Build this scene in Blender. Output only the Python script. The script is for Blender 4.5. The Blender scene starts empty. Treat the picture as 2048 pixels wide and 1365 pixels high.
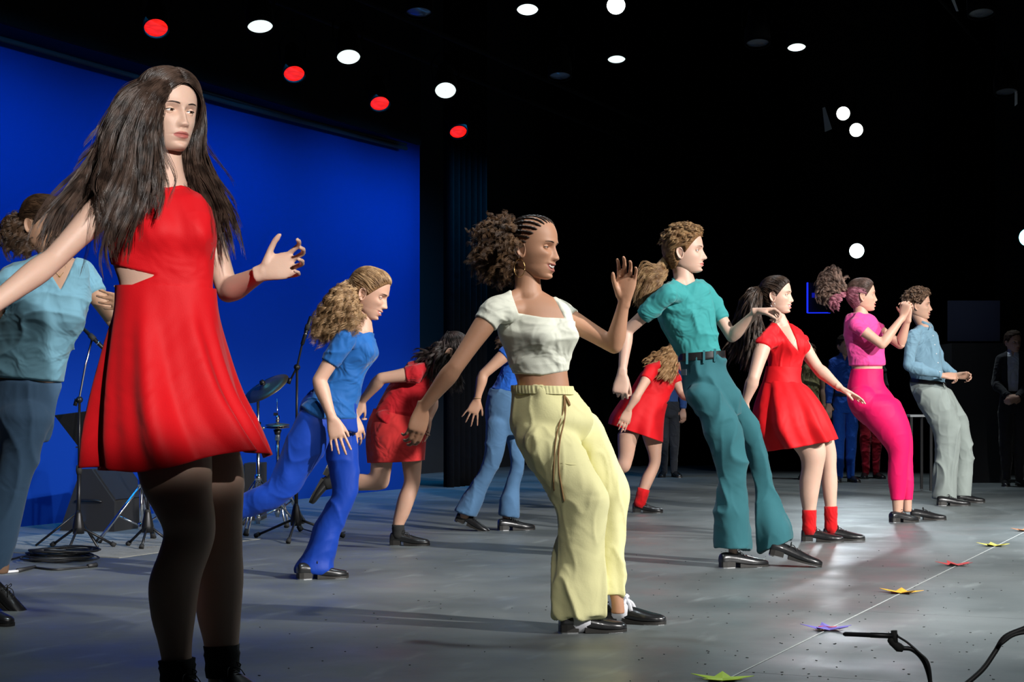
import bpy, math, random
import numpy as np
from math import pi, sin, cos, radians
random.seed(7); RNG = np.random.default_rng(7)
SC = bpy.context.scene; COL = SC.collection
# ---------------------------------------------------------------- camera, world, exposure, lights
FPX, CX, HY, CAMH = 3600.0, 1024.0, 802.5, 0.88
cam = bpy.data.objects.new('camera', bpy.data.cameras.new('camera')); COL.objects.link(cam)
cam.location = (0, 0, CAMH); cam.rotation_euler = (pi/2, 0, 0)
cam.data.sensor_width = 36; cam.data.lens = 36*FPX/2048
cam.data.shift_y = (HY-682.5)/2048; cam.data.clip_end = 100
SC.camera = cam
SC.view_settings.view_transform = 'Standard'; SC.view_settings.look = 'None'
SC.view_settings.gamma = 1; SC.view_settings.exposure = 0.0; SC.view_settings.use_curve_mapping = False
try:
    SC.cycles.use_denoising = True; SC.cycles.max_bounces = 5; SC.cycles.diffuse_bounces = 3
    SC.cycles.sample_clamp_indirect = 3; SC.cycles.caustics_reflective = False; SC.cycles.caustics_refractive = False
except Exception: pass
W = bpy.data.worlds.new('world'); SC.world = W; W.use_nodes = True
W.node_tree.nodes['Background'].inputs[0].default_value = (0.35, 0.45, 0.6, 1)
W.node_tree.nodes['Background'].inputs[1].default_value = 0.0015
TH = math.atan(1554/3600.0)
U = np.array([sin(TH), cos(TH), 0.0]); N = np.array([cos(TH), -sin(TH), 0.0]); UP = np.array([0, 0, 1.0])
def stage(u, n, z=0.0): return U*u + N*n + UP*z
def P(px, py, d): return np.array([(px-CX)/FPX*d, d, CAMH+(HY-py)/FPX*d])
def G(px, py, z=0.0):
    d = (CAMH-z)*FPX/(py-HY); return P(px, py, d)
def aim(o, tgt):
    import mathutils
    v = mathutils.Vector(tgt)-o.location; o.rotation_euler = v.to_track_quat('-Z', 'Y').to_euler()
def spot(name, loc, tgt, watts, col, size=35, blend=.5, rad=.12):
    l = bpy.data.lights.new(name, 'SPOT'); l.energy = watts; l.color = col; l.spot_size = radians(size); l.spot_blend = blend; l.shadow_soft_size = rad
    o = bpy.data.objects.new(name, l); COL.objects.link(o); o.location = tuple(loc); aim(o, tuple(tgt)); return o
def area(name, loc, tgt, watts, col, sx, sy, spread=180):
    l = bpy.data.lights.new(name, 'AREA'); l.shape = 'RECTANGLE'; l.size = sx; l.size_y = sy; l.energy = watts; l.color = col; l.spread = radians(spread)
    o = bpy.data.objects.new(name, l); COL.objects.link(o); o.location = tuple(loc); aim(o, tuple(tgt)); return o
WARM, COOL, NEUT = (1, .93, .84), (.80, .93, 1), (1, .98, .95)
# front-of-house keys (from the audience side, right of the frame)
spot('front_key_light', (7.5, 3.0, 5.2), (2.2, 10.0, 1.0), 8000, NEUT, 54, .6, .13)
spot('front_key_light', (9.5, 7.5, 5.0), (2.6, 13.5, 1.0), 3000, NEUT, 46, .6, .15)
spot('front_fill_light', (3.0, -3.0, 5.6), (2.2, 11.5, 1.0), 1500, NEUT, 46, .5, .2)
spot('left_dancer_special', (1.9, -.4, 3.3), (-.95, 5.3, 1.78), 2400, NEUT, 19, .25, .06)
spot('left_group_light', (2.6, 2.6, 5.6), (-1.7, 8.2, 1.1), 850, NEUT, 30, .5, .12)
# side lights at the far end of the stage, seen in the picture
spot('far_side_light', P(1712, 502, 21.5), (1.2, 8, 0.2), 120, COOL, 40, .5, .12)
spot('far_side_light', P(1686, 228, 21.0), (1.6, 8.5, .2), 120, COOL, 42, .5, .12)
spot('far_side_light', P(1712, 260, 21.0), (2.6, 9, .2), 120, COOL, 42, .5, .12)
spot('right_apron_light', (8.0, 15.5, 5.0), (4.45, 12.1, 0), 5200, COOL, 28, 1.0, .2)  # separate unseen lamp, aimed at the floor's right edge
spot('added_apron_wash', (6.2, 10.5, 4.6), (2.9, 6.6, 0), 1000, COOL, 44, .9, .2)  # unseen lamp added to brighten the foreground of the apron
# down lights over the playing area
for uu in (7.0, 11.0, 15.0):
    spot('down_light', stage(uu, -3.6, 5.2), stage(uu, -3.2, 0), 330, COOL, 80, .8, .2)
spot('down_light', stage(19.3, -3.6, 5.4), stage(19.3, -4.2, .6), 420, COOL, 60, .8, .2)  # extra unseen lamp added to brighten the people waiting upstage
# blue floods on the backdrop
for uu in (9.5, 12.5, 15.5, 18.3):
    area('cyclorama_flood', stage(uu, -7.0, 3.42), stage(uu, -8.3, 1.5), 40, (.02, .40, 1.0), 2.6, .2, 120)
area('cyclorama_ground_row', stage(14.0, -7.5, .05), stage(14.0, -8.3, 1.6), 7, (.02, .3, 1.0), 9, .1, 130)
# ---------------------------------------------------------------- materials
MATS = {}
def nmat(name, col=(.5,.5,.5), rough=.5, metal=0., spec=.5, noise=None, bump=None, emit=None, sheen=0, sss=0, coat=0, bands=None, ridged=False):
    """noise=(scale, amount) varies the colour; bump=(scale, strength, dist)"""
    if name in MATS: return MATS[name]
    m = bpy.data.materials.new(name); m.use_nodes = True; nt = m.node_tree; b = nt.nodes['Principled BSDF']
    c = tuple(col[:3])+(1,)
    b.inputs['Base Color'].default_value = c; b.inputs['Roughness'].default_value = rough; b.inputs['Metallic'].default_value = metal
    b.inputs['Specular IOR Level'].default_value = spec
    if sheen: b.inputs['Sheen Weight'].default_value = sheen
    if coat: b.inputs['Coat Weight'].default_value = coat
    if sss:
        b.inputs['Subsurface Weight'].default_value = sss; b.inputs['Subsurface Radius'].default_value = (.012, .004, .002)
        try: b.inputs['Subsurface Scale'].default_value = 1.0
        except Exception: pass
    if emit: b.inputs['Emission Color'].default_value = tuple(emit[:3])+(1,); b.inputs['Emission Strength'].default_value = emit[3]
    tc = nt.nodes.new('ShaderNodeTexCoord')
    if noise:
        n = nt.nodes.new('ShaderNodeTexNoise'); n.inputs['Scale'].default_value = noise[0]; n.inputs['Detail'].default_value = 5
        nt.links.new(tc.outputs['Object'], n.inputs['Vector'])
        mx = nt.nodes.new('ShaderNodeMix'); mx.data_type = 'RGBA'
        k = noise[1]; mx.inputs['A'].default_value = tuple(x*(1-k) for x in c[:3])+(1,); mx.inputs['B'].default_value = tuple(min(1, x*(1+k)) for x in c[:3])+(1,)
        nt.links.new(n.outputs['Fac'], mx.inputs['Factor']); nt.links.new(mx.outputs['Result'], b.inputs['Base Color'])
    if bump:
        prev = None
        for (s, st, di) in (bump if isinstance(bump[0], tuple) else (bump,)):
            n = nt.nodes.new('ShaderNodeTexNoise'); n.inputs['Scale'].default_value = s; n.inputs['Detail'].default_value = 4
            if ridged and s < 40: n.inputs['Distortion'].default_value = 1.3; n.inputs['Detail'].default_value = 2
            nt.links.new(tc.outputs['Object'], n.inputs['Vector'])
            bp = nt.nodes.new('ShaderNodeBump'); bp.inputs['Strength'].default_value = st; bp.inputs['Distance'].default_value = di
            nt.links.new(n.outputs['Fac'], bp.inputs['Height'])
            if prev: nt.links.new(prev.outputs['Normal'], bp.inputs['Normal'])
            prev = bp
        nt.links.new(prev.outputs['Normal'], b.inputs['Normal'])
    MATS[name] = m; return m
def skin(name, col, lip):
    m = nmat('skin_'+name, col, .54, sss=.12, bump=(260, .12, .002)); nt = m.node_tree; b = nt.nodes['Principled BSDF']
    at = nt.nodes.new('ShaderNodeAttribute'); at.attribute_name = 'lip'
    tc = nt.nodes.new('ShaderNodeTexCoord'); n = nt.nodes.new('ShaderNodeTexNoise'); n.inputs['Scale'].default_value = 9; nt.links.new(tc.outputs['Object'], n.inputs['Vector'])
    m0 = nt.nodes.new('ShaderNodeMix'); m0.data_type = 'RGBA'; m0.inputs['A'].default_value = (col[0]*.93, col[1]*.86, col[2]*.84, 1); m0.inputs['B'].default_value = (min(1, col[0]*1.05), col[1]*1.08, col[2]*1.1, 1)
    nt.links.new(n.outputs['Fac'], m0.inputs['Factor'])
    m1 = nt.nodes.new('ShaderNodeMix'); m1.data_type = 'RGBA'; m1.inputs['B'].default_value = tuple(lip)+(1,)
    nt.links.new(m0.outputs['Result'], m1.inputs['A']); nt.links.new(at.outputs['Fac'], m1.inputs['Factor']); nt.links.new(m1.outputs['Result'], b.inputs['Base Color'])
    return m
def cloth(name, col, rough=.8, b=((7, .75, .035), (420, .25, .002)), sheen=.15, noise=(5, .08)):
    return nmat(name, col, rough, spec=.25, noise=noise, bump=b, sheen=sheen, ridged=True)
def hairmat(name, col, col2=None, rough=.38):
    if name in MATS: return MATS[name]
    m = nmat(name, col, rough, spec=.5); nt = m.node_tree; b = nt.nodes['Principled BSDF']; col2 = col2 or tuple(x*1.7 for x in col)
    tc = nt.nodes.new('ShaderNodeTexCoord'); n = nt.nodes.new('ShaderNodeTexNoise'); n.inputs['Scale'].default_value = 30; nt.links.new(tc.outputs['Object'], n.inputs['Vector'])
    r = nt.nodes.new('ShaderNodeMapRange'); r.inputs['From Min'].default_value = .35; r.inputs['From Max'].default_value = .65; nt.links.new(n.outputs['Fac'], r.inputs['Value'])
    mx = nt.nodes.new('ShaderNodeMix'); mx.data_type = 'RGBA'; mx.inputs['A'].default_value = tuple(col)+(1,); mx.inputs['B'].default_value = tuple(col2)+(1,)
    nt.links.new(r.outputs['Result'], mx.inputs['Factor']); nt.links.new(mx.outputs['Result'], b.inputs['Base Color']); return m
# ---------------------------------------------------------------- mesh plumbing
class Soup:
    def __init__(s): s.V = []; s.F = []; s.n = 0; s.M = []
    def add(s, V, F, mi=0):
        V = np.asarray(V, float); s.V.append(V); s.F += [tuple(int(i)+s.n for i in f) for f in F]; s.M += [mi]*len(F); s.n += len(V); return s
    def arr(s): return (np.vstack(s.V) if s.V else np.zeros((0, 3))), s.F
def obj(name, V, F, mat, parent=None, base=None, smooth=True, mi=None, attr=None, kind=None):
    base = np.zeros(3) if base is None else base
    me = bpy.data.meshes.new(name); V = np.asarray(V, float)-base
    if isinstance(F, np.ndarray):
        k = F.shape[1]; me.vertices.add(len(V)); me.vertices.foreach_set('co', V.ravel()); me.loops.add(F.size); me.loops.foreach_set('vertex_index', F.ravel().astype(np.int32))
        me.polygons.add(len(F)); me.polygons.foreach_set('loop_start', np.arange(0, F.size, k, dtype=np.int32)); me.polygons.foreach_set('loop_total', np.full(len(F), k, dtype=np.int32)); me.update(calc_edges=True); me.validate()
    else:
        me.from_pydata(V.tolist(), [], F); me.update()
    for m in (mat if isinstance(mat, (list, tuple)) else [mat]): me.materials.append(m)
    if mi is not None and len(mi) == len(me.polygons): me.polygons.foreach_set('material_index', np.asarray(mi, dtype=np.int32))
    me.polygons.foreach_set('use_smooth', [smooth]*len(me.polygons))
    if attr is not None and len(attr) == len(me.vertices):
        a = me.attributes.new('lip', 'FLOAT', 'POINT'); a.data.foreach_set('value', np.asarray(attr, dtype=np.float32))
    o = bpy.data.objects.new(name, me); COL.objects.link(o)
    if parent is not None: o.parent = parent
    else: o.location = tuple(base)
    if kind: o['kind'] = kind
    return o
def tag(o, label, cat, group=None):
    o['label'] = label; o['category'] = cat
    if group: o['group'] = group
    return o
def empty(name, base, label, cat, group=None):
    o = bpy.data.objects.new(name, None); COL.objects.link(o); o.location = tuple(base); o.empty_display_size = .1; return tag(o, label, cat, group)
def unit(v): v = np.asarray(v, float); return v/(np.linalg.norm(v)+1e-12)
def cr(A, sub):
    A = np.asarray(A, float); n = len(A)
    if n < 3 or sub < 2:
        t = np.linspace(0, n-1, (n-1)*sub+1); return np.array([np.interp(t, range(n), A.reshape(n, -1)[:, k]) for k in range(A.reshape(n, -1).shape[1])]).T.reshape((-1,)+A.shape[1:])
    B = np.concatenate([[2*A[0]-A[1]], A, [2*A[-1]-A[-2]]]); out = []
    for i in range(n-1):
        p0, p1, p2, p3 = B[i], B[i+1], B[i+2], B[i+3]
        for k in range(sub):
            t = k/sub; out.append(.5*((2*p1)+(-p0+p2)*t+(2*p0-5*p1+4*p2-p3)*t*t+(-p0+3*p1-3*p2+p3)*t**3))
    out.append(A[-1]); return np.array(out)
def rings(R, cap=True, closed=True):
    m, n = R.shape[:2]; V = R.reshape(-1, 3); i = np.arange(m-1)[:, None]; j = np.arange(n if closed else n-1)[None]
    a = i*n+j; b = i*n+(j+1) % n; F = np.stack([a, b, b+n, a+n], -1).reshape(-1, 4).tolist()
    if cap:
        V = np.vstack([V, R[0].mean(0), R[-1].mean(0)]); k = m*n
        F += [((q+1) % n, q, k) for q in range(n)]+[((m-1)*n+q, (m-1)*n+(q+1) % n, k+1) for q in range(n)]
    return V, F
def frame(t, ref=None):
    t = unit(t); ref = np.array([0, 1., 0]) if ref is None else unit(ref)
    if abs(t@ref) > .97: ref = np.array([1., 0, 0])
    a = unit(np.cross(ref, t)); return a, np.cross(t, a)
def tube(S, pts, rad, n=8, sub=1, mi=0, cap=True, flat=None):
    pts = np.asarray(pts, float); rad = np.broadcast_to(np.asarray(rad, float), (len(pts),)).copy()
    if sub > 1: pts = cr(pts, sub); rad = cr(rad[:, None], sub)[:, 0]
    T = np.gradient(pts, axis=0); a, b = frame(T[0]); R = []; th = np.arange(n)*2*pi/n
    for p, t, r in zip(pts, T, rad):
        t = unit(t); a = unit(a-(a@t)*t); b = np.cross(t, a)
        R.append(p+r*(np.outer(np.cos(th), a)+np.outer(np.sin(th), b)*(flat or 1)))
    V, F = rings(np.array(R), cap); S.add(V, F, mi); return S
def box(S, c, ax, ay, az, mi=0):
    c, ax, ay, az = map(np.asarray, (c, ax, ay, az)); V = [c+i*ax+j*ay+k*az for i in (-1, 1) for j in (-1, 1) for k in (-1, 1)]
    S.add(V, [(0, 1, 3, 2), (4, 6, 7, 5), (0, 4, 5, 1), (2, 3, 7, 6), (0, 2, 6, 4), (1, 5, 7, 3)], mi); return S
def ball(S, c, r, n=16, ax=None, mi=0):
    c = np.asarray(c, float); r = np.broadcast_to(np.asarray(r, float), (3,)); ax = np.eye(3) if ax is None else np.asarray(ax)
    ph = np.linspace(0.02, pi-.02, n//2+2); th = np.arange(n)*2*pi/n
    L = np.stack([np.outer(np.sin(ph), np.cos(th))*r[0], np.outer(np.sin(ph), np.sin(th))*r[1], np.outer(np.cos(ph), np.ones(n))*r[2]], -1)
    V, F = rings(c+L@ax); S.add(V, [f[::-1] for f in F], mi); return S
def bone(S, a, b, prof, front=None, n=20):
    """tapered limb from a to b; prof = (t, r_side, r_front, offset_front)"""
    a, b = np.asarray(a, float), np.asarray(b, float); L = np.linalg.norm(b-a); t = unit(b-a)
    f = np.array([0, -1., 0]) if front is None else np.asarray(front, float); f = f-(f@t)*t
    f = unit(f) if np.linalg.norm(f) > 1e-3 else frame(t)[0]; s = np.cross(t, f)
    pr = np.array([tuple(p)+(0,)*(4-len(p)) for p in prof], float); Q = cr(pr, 4); th = np.arange(n)*2*pi/n
    r0 = Q[0, 1]; r1 = Q[-1, 1]; st = []
    for k in (.15, .5, .85): st.append((Q[0, 0]*L-r0*cos(k*pi/2), Q[0, 1]*sin(k*pi/2), Q[0, 2]*sin(k*pi/2), Q[0, 3]))
    st += [(q[0]*L, q[1], q[2], q[3]) for q in Q]
    for k in (.85, .5, .15): st.append((Q[-1, 0]*L+r1*cos(k*pi/2), Q[-1, 1]*sin(k*pi/2), Q[-1, 2]*sin(k*pi/2), Q[-1, 3]))
    R = np.array([a+t*q[0]+f*q[3]+q[1]*np.outer(np.cos(th), s)+q[2]*np.outer(np.sin(th), f) for q in st])
    V, F = rings(R); S.add(V, F); return S
def silrings(st, d0, n=48, sub=6, grow=0., p=1.0):
    """rings of a round body whose outline in the photograph runs through (xl,yl)-(xr,yr); depth half axis = k * half width"""
    rows = []
    for s in st:
        xl, yl, xr, yr = s[:4]; dd = s[4] if len(s) > 4 else 0; k = s[5] if len(s) > 5 else .8
        L, R = P(xl, yl, d0+dd), P(xr, yr, d0+dd); h = np.linalg.norm(R-L)/2
        rows.append(np.concatenate([(L+R)/2, (R-L)/2, [h*k]]))
    Q = cr(np.array(rows), sub); th = np.arange(n)*2*pi/n; out = []
    for i, q in enumerate(Q):
        A = q[3:6]; h = np.linalg.norm(A); A = A/h; tn = unit(Q[min(i+1, len(Q)-1), :3]-Q[max(i-1, 0), :3])
        B = np.array([0, 1., 0]); B = unit(B-(B@A)*A); c_, s_ = np.cos(th), np.sin(th)
        cc = np.sign(c_)*np.abs(c_)**p; ss = np.sign(s_)*np.abs(s_)**p
        out.append(q[:3]+np.outer(cc, A)*(h+grow)+np.outer(ss, B)*(max(q[6]+grow, .01)))
    return np.array(out), Q
def silloft(S, st, d0, **k):
    rd = k.pop('rd', 0); R, Q = silrings(st, d0, **k)
    if rd:
        c0 = R[0].mean(0); t0 = unit(c0-R[1].mean(0)); h0 = np.linalg.norm(Q[0, 3:6]); R = np.concatenate([[c0+(R[0]-c0)*sc+t0*h0*of*rd for of, sc in ((.72, .15), (.64, .5), (.42, .8), (.2, .95))], R])
    # sections of a tilted limb must wind outward
    V, F = rings(R)
    t = Q[-1, :3]-Q[0, :3]; A = Q[0, 3:6]; B = np.array([0, 1., 0])
    if np.cross(A, B)@t > 0: pass
    else: F = [f[::-1] for f in F]
    S.add(V, F); return Q
def remesh(S, vox):
    V, F = S.arr(); me = bpy.data.meshes.new('tmp'); me.from_pydata(V.tolist(), [], F); me.update()
    o = bpy.data.objects.new('tmp', me); COL.objects.link(o)
    md = o.modifiers.new('r', 'REMESH'); md.mode = 'VOXEL'; md.voxel_size = vox; md.adaptivity = 0
    dg = bpy.context.evaluated_depsgraph_get(); ev = o.evaluated_get(dg); m2 = ev.to_mesh()
    n = len(m2.vertices); co = np.empty(n*3); m2.vertices.foreach_get('co', co); nl = len(m2.loops); li = np.empty(nl, dtype=np.int32); m2.loops.foreach_get('vertex_index', li)
    FF = li.reshape(-1, 4).astype(np.int64); co = co.reshape(-1, 3); ev.to_mesh_clear(); bpy.data.objects.remove(o); bpy.data.meshes.remove(me)
    return co, FF
def lap(V, F, it, lam=.5, w=None):
    E = np.vstack([F[:, [0, 1]], F[:, [1, 2]], F[:, [2, 3]], F[:, [3, 0]]]); i, j = E[:, 0], E[:, 1]; n = len(V)
    deg = np.bincount(i, minlength=n)+np.bincount(j, minlength=n); deg = np.maximum(deg, 1); V = V.copy()
    w = lam if w is None else (w*lam)[:, None]
    for _ in range(it):
        A = np.stack([np.bincount(i, V[j, k], n)+np.bincount(j, V[i, k], n) for k in range(3)], 1)/deg[:, None]; V = V+w*(A-V)
    return V
def normals(V, F):
    a, b, c, d = (V[F[:, k]] for k in range(4)); nn = np.cross(c-a, d-b); N_ = np.zeros_like(V)
    for k in range(4):
        for q in range(3): N_[:, q] += np.bincount(F[:, k], nn[:, q], len(V))
    return N_/(np.linalg.norm(N_, axis=1)[:, None]+1e-12)
_PT = RNG.random((64, 64, 64))
def vnoise(X):
    i = np.floor(X).astype(int); f = X-i; f = f*f*(3-2*f); r = 0
    for a in (0, 1):
        for b in (0, 1):
            for c in (0, 1):
                r = r+_PT[(i[:, 0]+a) % 64, (i[:, 1]+b) % 64, (i[:, 2]+c) % 64]*np.where(a, f[:, 0], 1-f[:, 0])*np.where(b, f[:, 1], 1-f[:, 1])*np.where(c, f[:, 2], 1-f[:, 2])
    return r*2-1
def folds(X, sc, seed=0):
    X = X*np.asarray(sc, float)+seed*7.31
    w = np.stack([vnoise(X*.6+3), vnoise(X*.6+19), vnoise(X*.6+41)], 1); a = (1-np.abs(vnoise(X+w*.8)))**5; b = (1-np.abs(vnoise(X*2.1+w+9)))**5; return 1.7*a+.4*b-.6
def sstep(x, a, b): t = np.clip((x-a)/(b-a), 0, 1); return t*t*(3-2*t)
def proj(V): d = V[:, 1]; return np.stack([CX+V[:, 0]/d*FPX, HY-(V[:, 2]-CAMH)/d*FPX], 1)
def polysd(Q, poly):
    """signed distance in px, positive inside"""
    poly = np.asarray(poly, float); m = len(poly); best = np.full(len(Q), 1e9); ins = np.zeros(len(Q), bool)
    for i in range(m):
        a, b = poly[i], poly[(i+1) % m]; ab = b-a; t = np.clip(((Q-a)@ab)/(ab@ab+1e-9), 0, 1); best = np.minimum(best, np.linalg.norm(Q-a-t[:, None]*ab, axis=1))
        c = ((a[1] > Q[:, 1]) != (b[1] > Q[:, 1])) & (Q[:, 0] < (b[0]-a[0])*(Q[:, 1]-a[1])/(b[1]-a[1]+1e-12)+a[0]); ins ^= c
    return np.where(ins, best, -best)
def segdist(V, a, b):
    ab = b-a; t = np.clip(((V-a)@ab)/(ab@ab+1e-12), 0, 1); return np.linalg.norm(V-a-t[:, None]*ab, axis=1), t
# ---------------------------------------------------------------- head
HP = np.array([ # zf, F, zb, B, W, exponent
 [.117, .004, .117, -.022, .006, 1], [.114, .034, .111, -.046, .036, 1], [.104, .057, .098, -.070, .054, .95], [.087, .074, .078, -.088, .066, .9],
 [.062, .0855, .050, -.098, .0735, .85], [.034, .0895, .020, -.100, .0755, .82], [.006, .086, -.005, -.097, .075, .82], [-.020, .086, -.025, -.091, .0715, .85],
 [-.045, .0865, -.040, -.082, .0655, .92], [-.065, .085, -.052, -.072, .0595, 1.0], [-.085, .082, -.062, -.066, .0525, 1.08], [-.100, .0775, -.068, -.062, .043, 1.12],
 [-.1075, .064, -.072, -.060, .036, 1.05], [-.107, .045, -.078, -.058, .033, 1], [-.104, .015, -.090, -.056, .032, 1], [-.104, .0, -.098, -.02, .015, 1]])
def gs(x, z, x0, z0, sx, sz): return np.exp(-((x-x0)/sx)**2-((z-z0)/sz)**2)
def head_mesh(q=1.0, smile=0., mouth=0., nose=1., chin=1.0, wide=1.0, brow=1.0, jaw=1.0):
    sub = max(4, int(12*q)); n = int(168*q)//2*2; Q = cr(HP, sub); m = len(Q); th = np.arange(n)*2*pi/n
    zf, Fr, zb, B, Wd, ex = (Q[:, [k]] for k in range(6)); ct, s_ = np.cos(th)[None], np.sin(th)[None]; pos = ct > 0
    Wd = np.maximum(Wd, .002)*wide; jawm = sstep(-zf, .03, .1); Wd = Wd*(1+(jaw-1)*jawm)
    c0 = np.minimum(-.008, 0)*np.ones_like(Fr); x = Wd*np.sign(s_)*np.abs(s_)**.95
    y = np.where(pos, c0+(Fr-c0)*np.abs(ct)**np.where(pos, ex, 1), c0-(c0-B)*np.abs(ct))
    wz = (1-ct)/2; wz = wz*wz*(3-2*wz); z = zf*(1-wz)+zb*wz
    zz = z-smile*.0055*np.minimum((x/.024)**2, 1.4)*np.exp(-((z+.062)/.03)**2)
    nz = np.interp(z, [-.053, -.0475, -.043, -.037, -.031, -.019, -.005, .008, .022], [0, .0035, .0150, .0215, .0208, .0150, .0095, .0045, 0])*nose
    ns = np.interp(z, [-.05, -.037, -.02, .0, .02], [.0130, .0115, .0085, .0070, .010]); D = nz*np.exp(-np.abs(x/ns)**2.3)
    ax = np.abs(x)
    D += .0095*gs(ax, z, .0120, -.0375, .0055, .0070)*nose
    D += .0045*brow*gs(ax, z, .028, .0225, .024, .008)+.002*gs(x, z, 0, .025, .02, .012)
    D += -.0150*gs(ax, z, .032, .001, .0175, .0115)-.0075*gs(ax, z, .0145, .002, .006, .010)
    D += (.004+.004*smile)*gs(ax, z, .043, -.030+.006*smile, .017, .015)
    D += .0045*gs(x, zz, 0, -.066, .027, .018)
    op = mouth*.0055
    D += .0055*gs(x, zz, 0, -.0610+op*.3, .0175, .0045)+.0062*gs(x, zz, 0, -.0725-op, .0155, .0050)-(.0062+.008*mouth)*gs(x, zz, 0, -.0668-op*.3, .0225, .0014+op*.75)-.0045*gs(ax, z, .0065, -.0455, .0035, .0022)*nose
    D += -.0045*gs(x, z, 0, -.0835-op, .017, .0045)+.0065*chin*gs(x, z, 0, -.0975-op, .018, .010)
    D += -.0016*smile*gs(ax, z, .033, -.050, .0045, .014)
    y = y+D*sstep(ct, 0.02, .35)
    z = z-np.where(pos, op*1.2*sstep(-z, .062, .075)*sstep(ct, 0, .5), 0)
    hh = .0092+op; lx = np.clip(1-(x/(.0245+.004*smile))**2, 0, 1)**.6
    cup = .0016*gs(x, zz, 0, -.057, .004, .01)
    lip = np.where(pos, sstep(hh*lx-np.abs(zz+.0668+op*.45)-cup, -.0006, .0012), 0)
    V = np.stack([x, y, z], -1); VV, FF = rings(V); VV2 = VV; lipv = np.append(lip.ravel(), [0, 0])
    return VV2, [f[::-1] for f in FF], lipv, V
def ear(side, q=1.):
    S = Soup(); n = 18; R = []
    for (r, o) in ((1.0, -.006), (1.04, .004), (1.0, .009), (.86, .0095), (.72, .004), (.45, .000), (.2, .001)):
        th = np.arange(n)*2*pi/n; yy = .0165*r*np.cos(th)*(1+.18*np.sin(th)); zz = .030*r*np.sin(th)
        R.append(np.stack([side*(.0705+o+.010*(-yy/.0165)*.6+.002*np.sin(th)), -.010+yy-.006*np.sin(th)*.6, -.012+zz], -1))
    V, F = rings(np.array(R), True); return V, (F if side < 0 else [f[::-1] for f in F])
def rotm(yaw, pitch=0, roll=0, perp=False):
    """columns: lateral-left, forward, up. yaw 0 = facing image right, 90 = facing the camera; pitch>0 looks up; roll>0 tilts the crown toward image right"""
    f = np.array([cos(yaw)*cos(pitch), -sin(yaw)*cos(pitch), sin(pitch)]); l = unit(np.cross(UP, f)); u = np.cross(f, l); 
    if roll: # roll about the view (depth) axis
        a = roll; Ry = np.array([[cos(a), 0, sin(a)], [0, 1, 0], [-sin(a), 0, cos(a)]]); f, l, u = Ry@f, Ry@l, Ry@u
    return np.stack([l, f, u])   # rows: local axes -> V@M
def hairline(L, extra=0.):
    x, y, z = L[:, 0], L[:, 1], L[:, 2]
    f = z-(1.30*y-.030); e = np.where(np.abs(x) > .05, (np.sqrt(((y+.008)/.019)**2+((z+.014)/.034)**2)-1)*.02, 1.0)
    return np.minimum(np.minimum(f, z+.078+extra), e)
# ---------------------------------------------------------------- hands
def hand(S, w, dirv, nrm, side, size=1., curl=(.4, .5, .4), spread=.12, thumb=(.75, .3), tips=None):
    """w wrist, dirv along the palm, nrm out of the palm, side=+1 thumb lies toward cross(dirv,nrm)"""
    w = np.asarray(w, float); y = unit(dirv); z = unit(np.asarray(nrm, float)-(np.asarray(nrm, float)@y)*y); x = np.cross(y, z)*side; s = size
    def Lp(a, b, c): return w+(x*a+y*b+z*c)*s
    R = []; th = np.arange(20)*2*pi/20
    for (b, hw, hh, cx, cz) in ((-.028, .024, .019, 0, 0), (-.005, .026, .018, 0, 0), (.02, .035, .0165, .003, .002), (.045, .041, .0145, .003, .002), (.072, .042, .0125, .001, .0), (.088, .040, .0105, 0, -.001), (.095, .034, .007, 0, -.001)):
        R.append(Lp(cx, b, cz)+(np.outer(np.sign(np.cos(th))*np.abs(np.cos(th))**.75*hw, x)+np.outer(np.sin(th)*hh, z))*s)
    V, F = rings(np.array(R)); S.add(V, F)
    c = np.broadcast_to(np.asarray(curl, float), (3,))
    fingers = ((-.031, .080, (.032, .021, .018), .0068, -1.3), (-.011, .088, (.040, .026, .020), .0077, -.45), (.0105, .091, (.044, .029, .021), .0080, .3), (.031, .087, (.038, .025, .020), .0077, 1.05))
    for k, (fx, fy, ls, r, sp) in enumerate(fingers):
        p = Lp(fx, fy-.012, 0); d = unit(y+x*spread*sp); pts = [p, p+d*.014*s]; rad = [r*1.08*s, r*1.08*s]; a = 0
        for q in range(3):
            a += c[q]*(1+.10*(1.5-k)*(.5 if q else 1)); dv = d*cos(a)+z*sin(a); pts.append(pts[-1]+dv*ls[q]*s); rad.append(r*s*(1, .92, .80)[q])
        for q in range(len(pts)-1): bone(S, pts[q], pts[q+1], [(0, rad[q], rad[q]), (.5, rad[q]*.94, rad[q]*.94), (1, rad[q+1], rad[q+1])], z, 12)
    a0, b0 = thumb; p0 = Lp(.020, .016, .006); d = unit(x*sin(a0)+y*cos(a0)+z*b0); p1 = p0+d*.040*s; d2 = unit(d*cos(.25)+y*.25+z*b0*.5-x*.12); p2 = p1+d2*.032*s; d3 = unit(d2+y*.25+z*b0*.3-x*.15); p3 = p2+d3*.024*s
    bone(S, p0, p1, [(0, .0165*s, .0155*s), (.6, .0125*s, .012*s), (1, .0100*s, .0100*s)], z, 12); bone(S, p1, p2, [(0, .0100*s, .0100*s), (1, .0090*s, .0090*s)], z, 12); bone(S, p2, p3, [(0, .0090*s, .0090*s), (.5, .0092*s, .0085*s), (1, .0070*s, .0062*s)], z, 12)
    return [p[-1] if False else p3]
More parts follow.
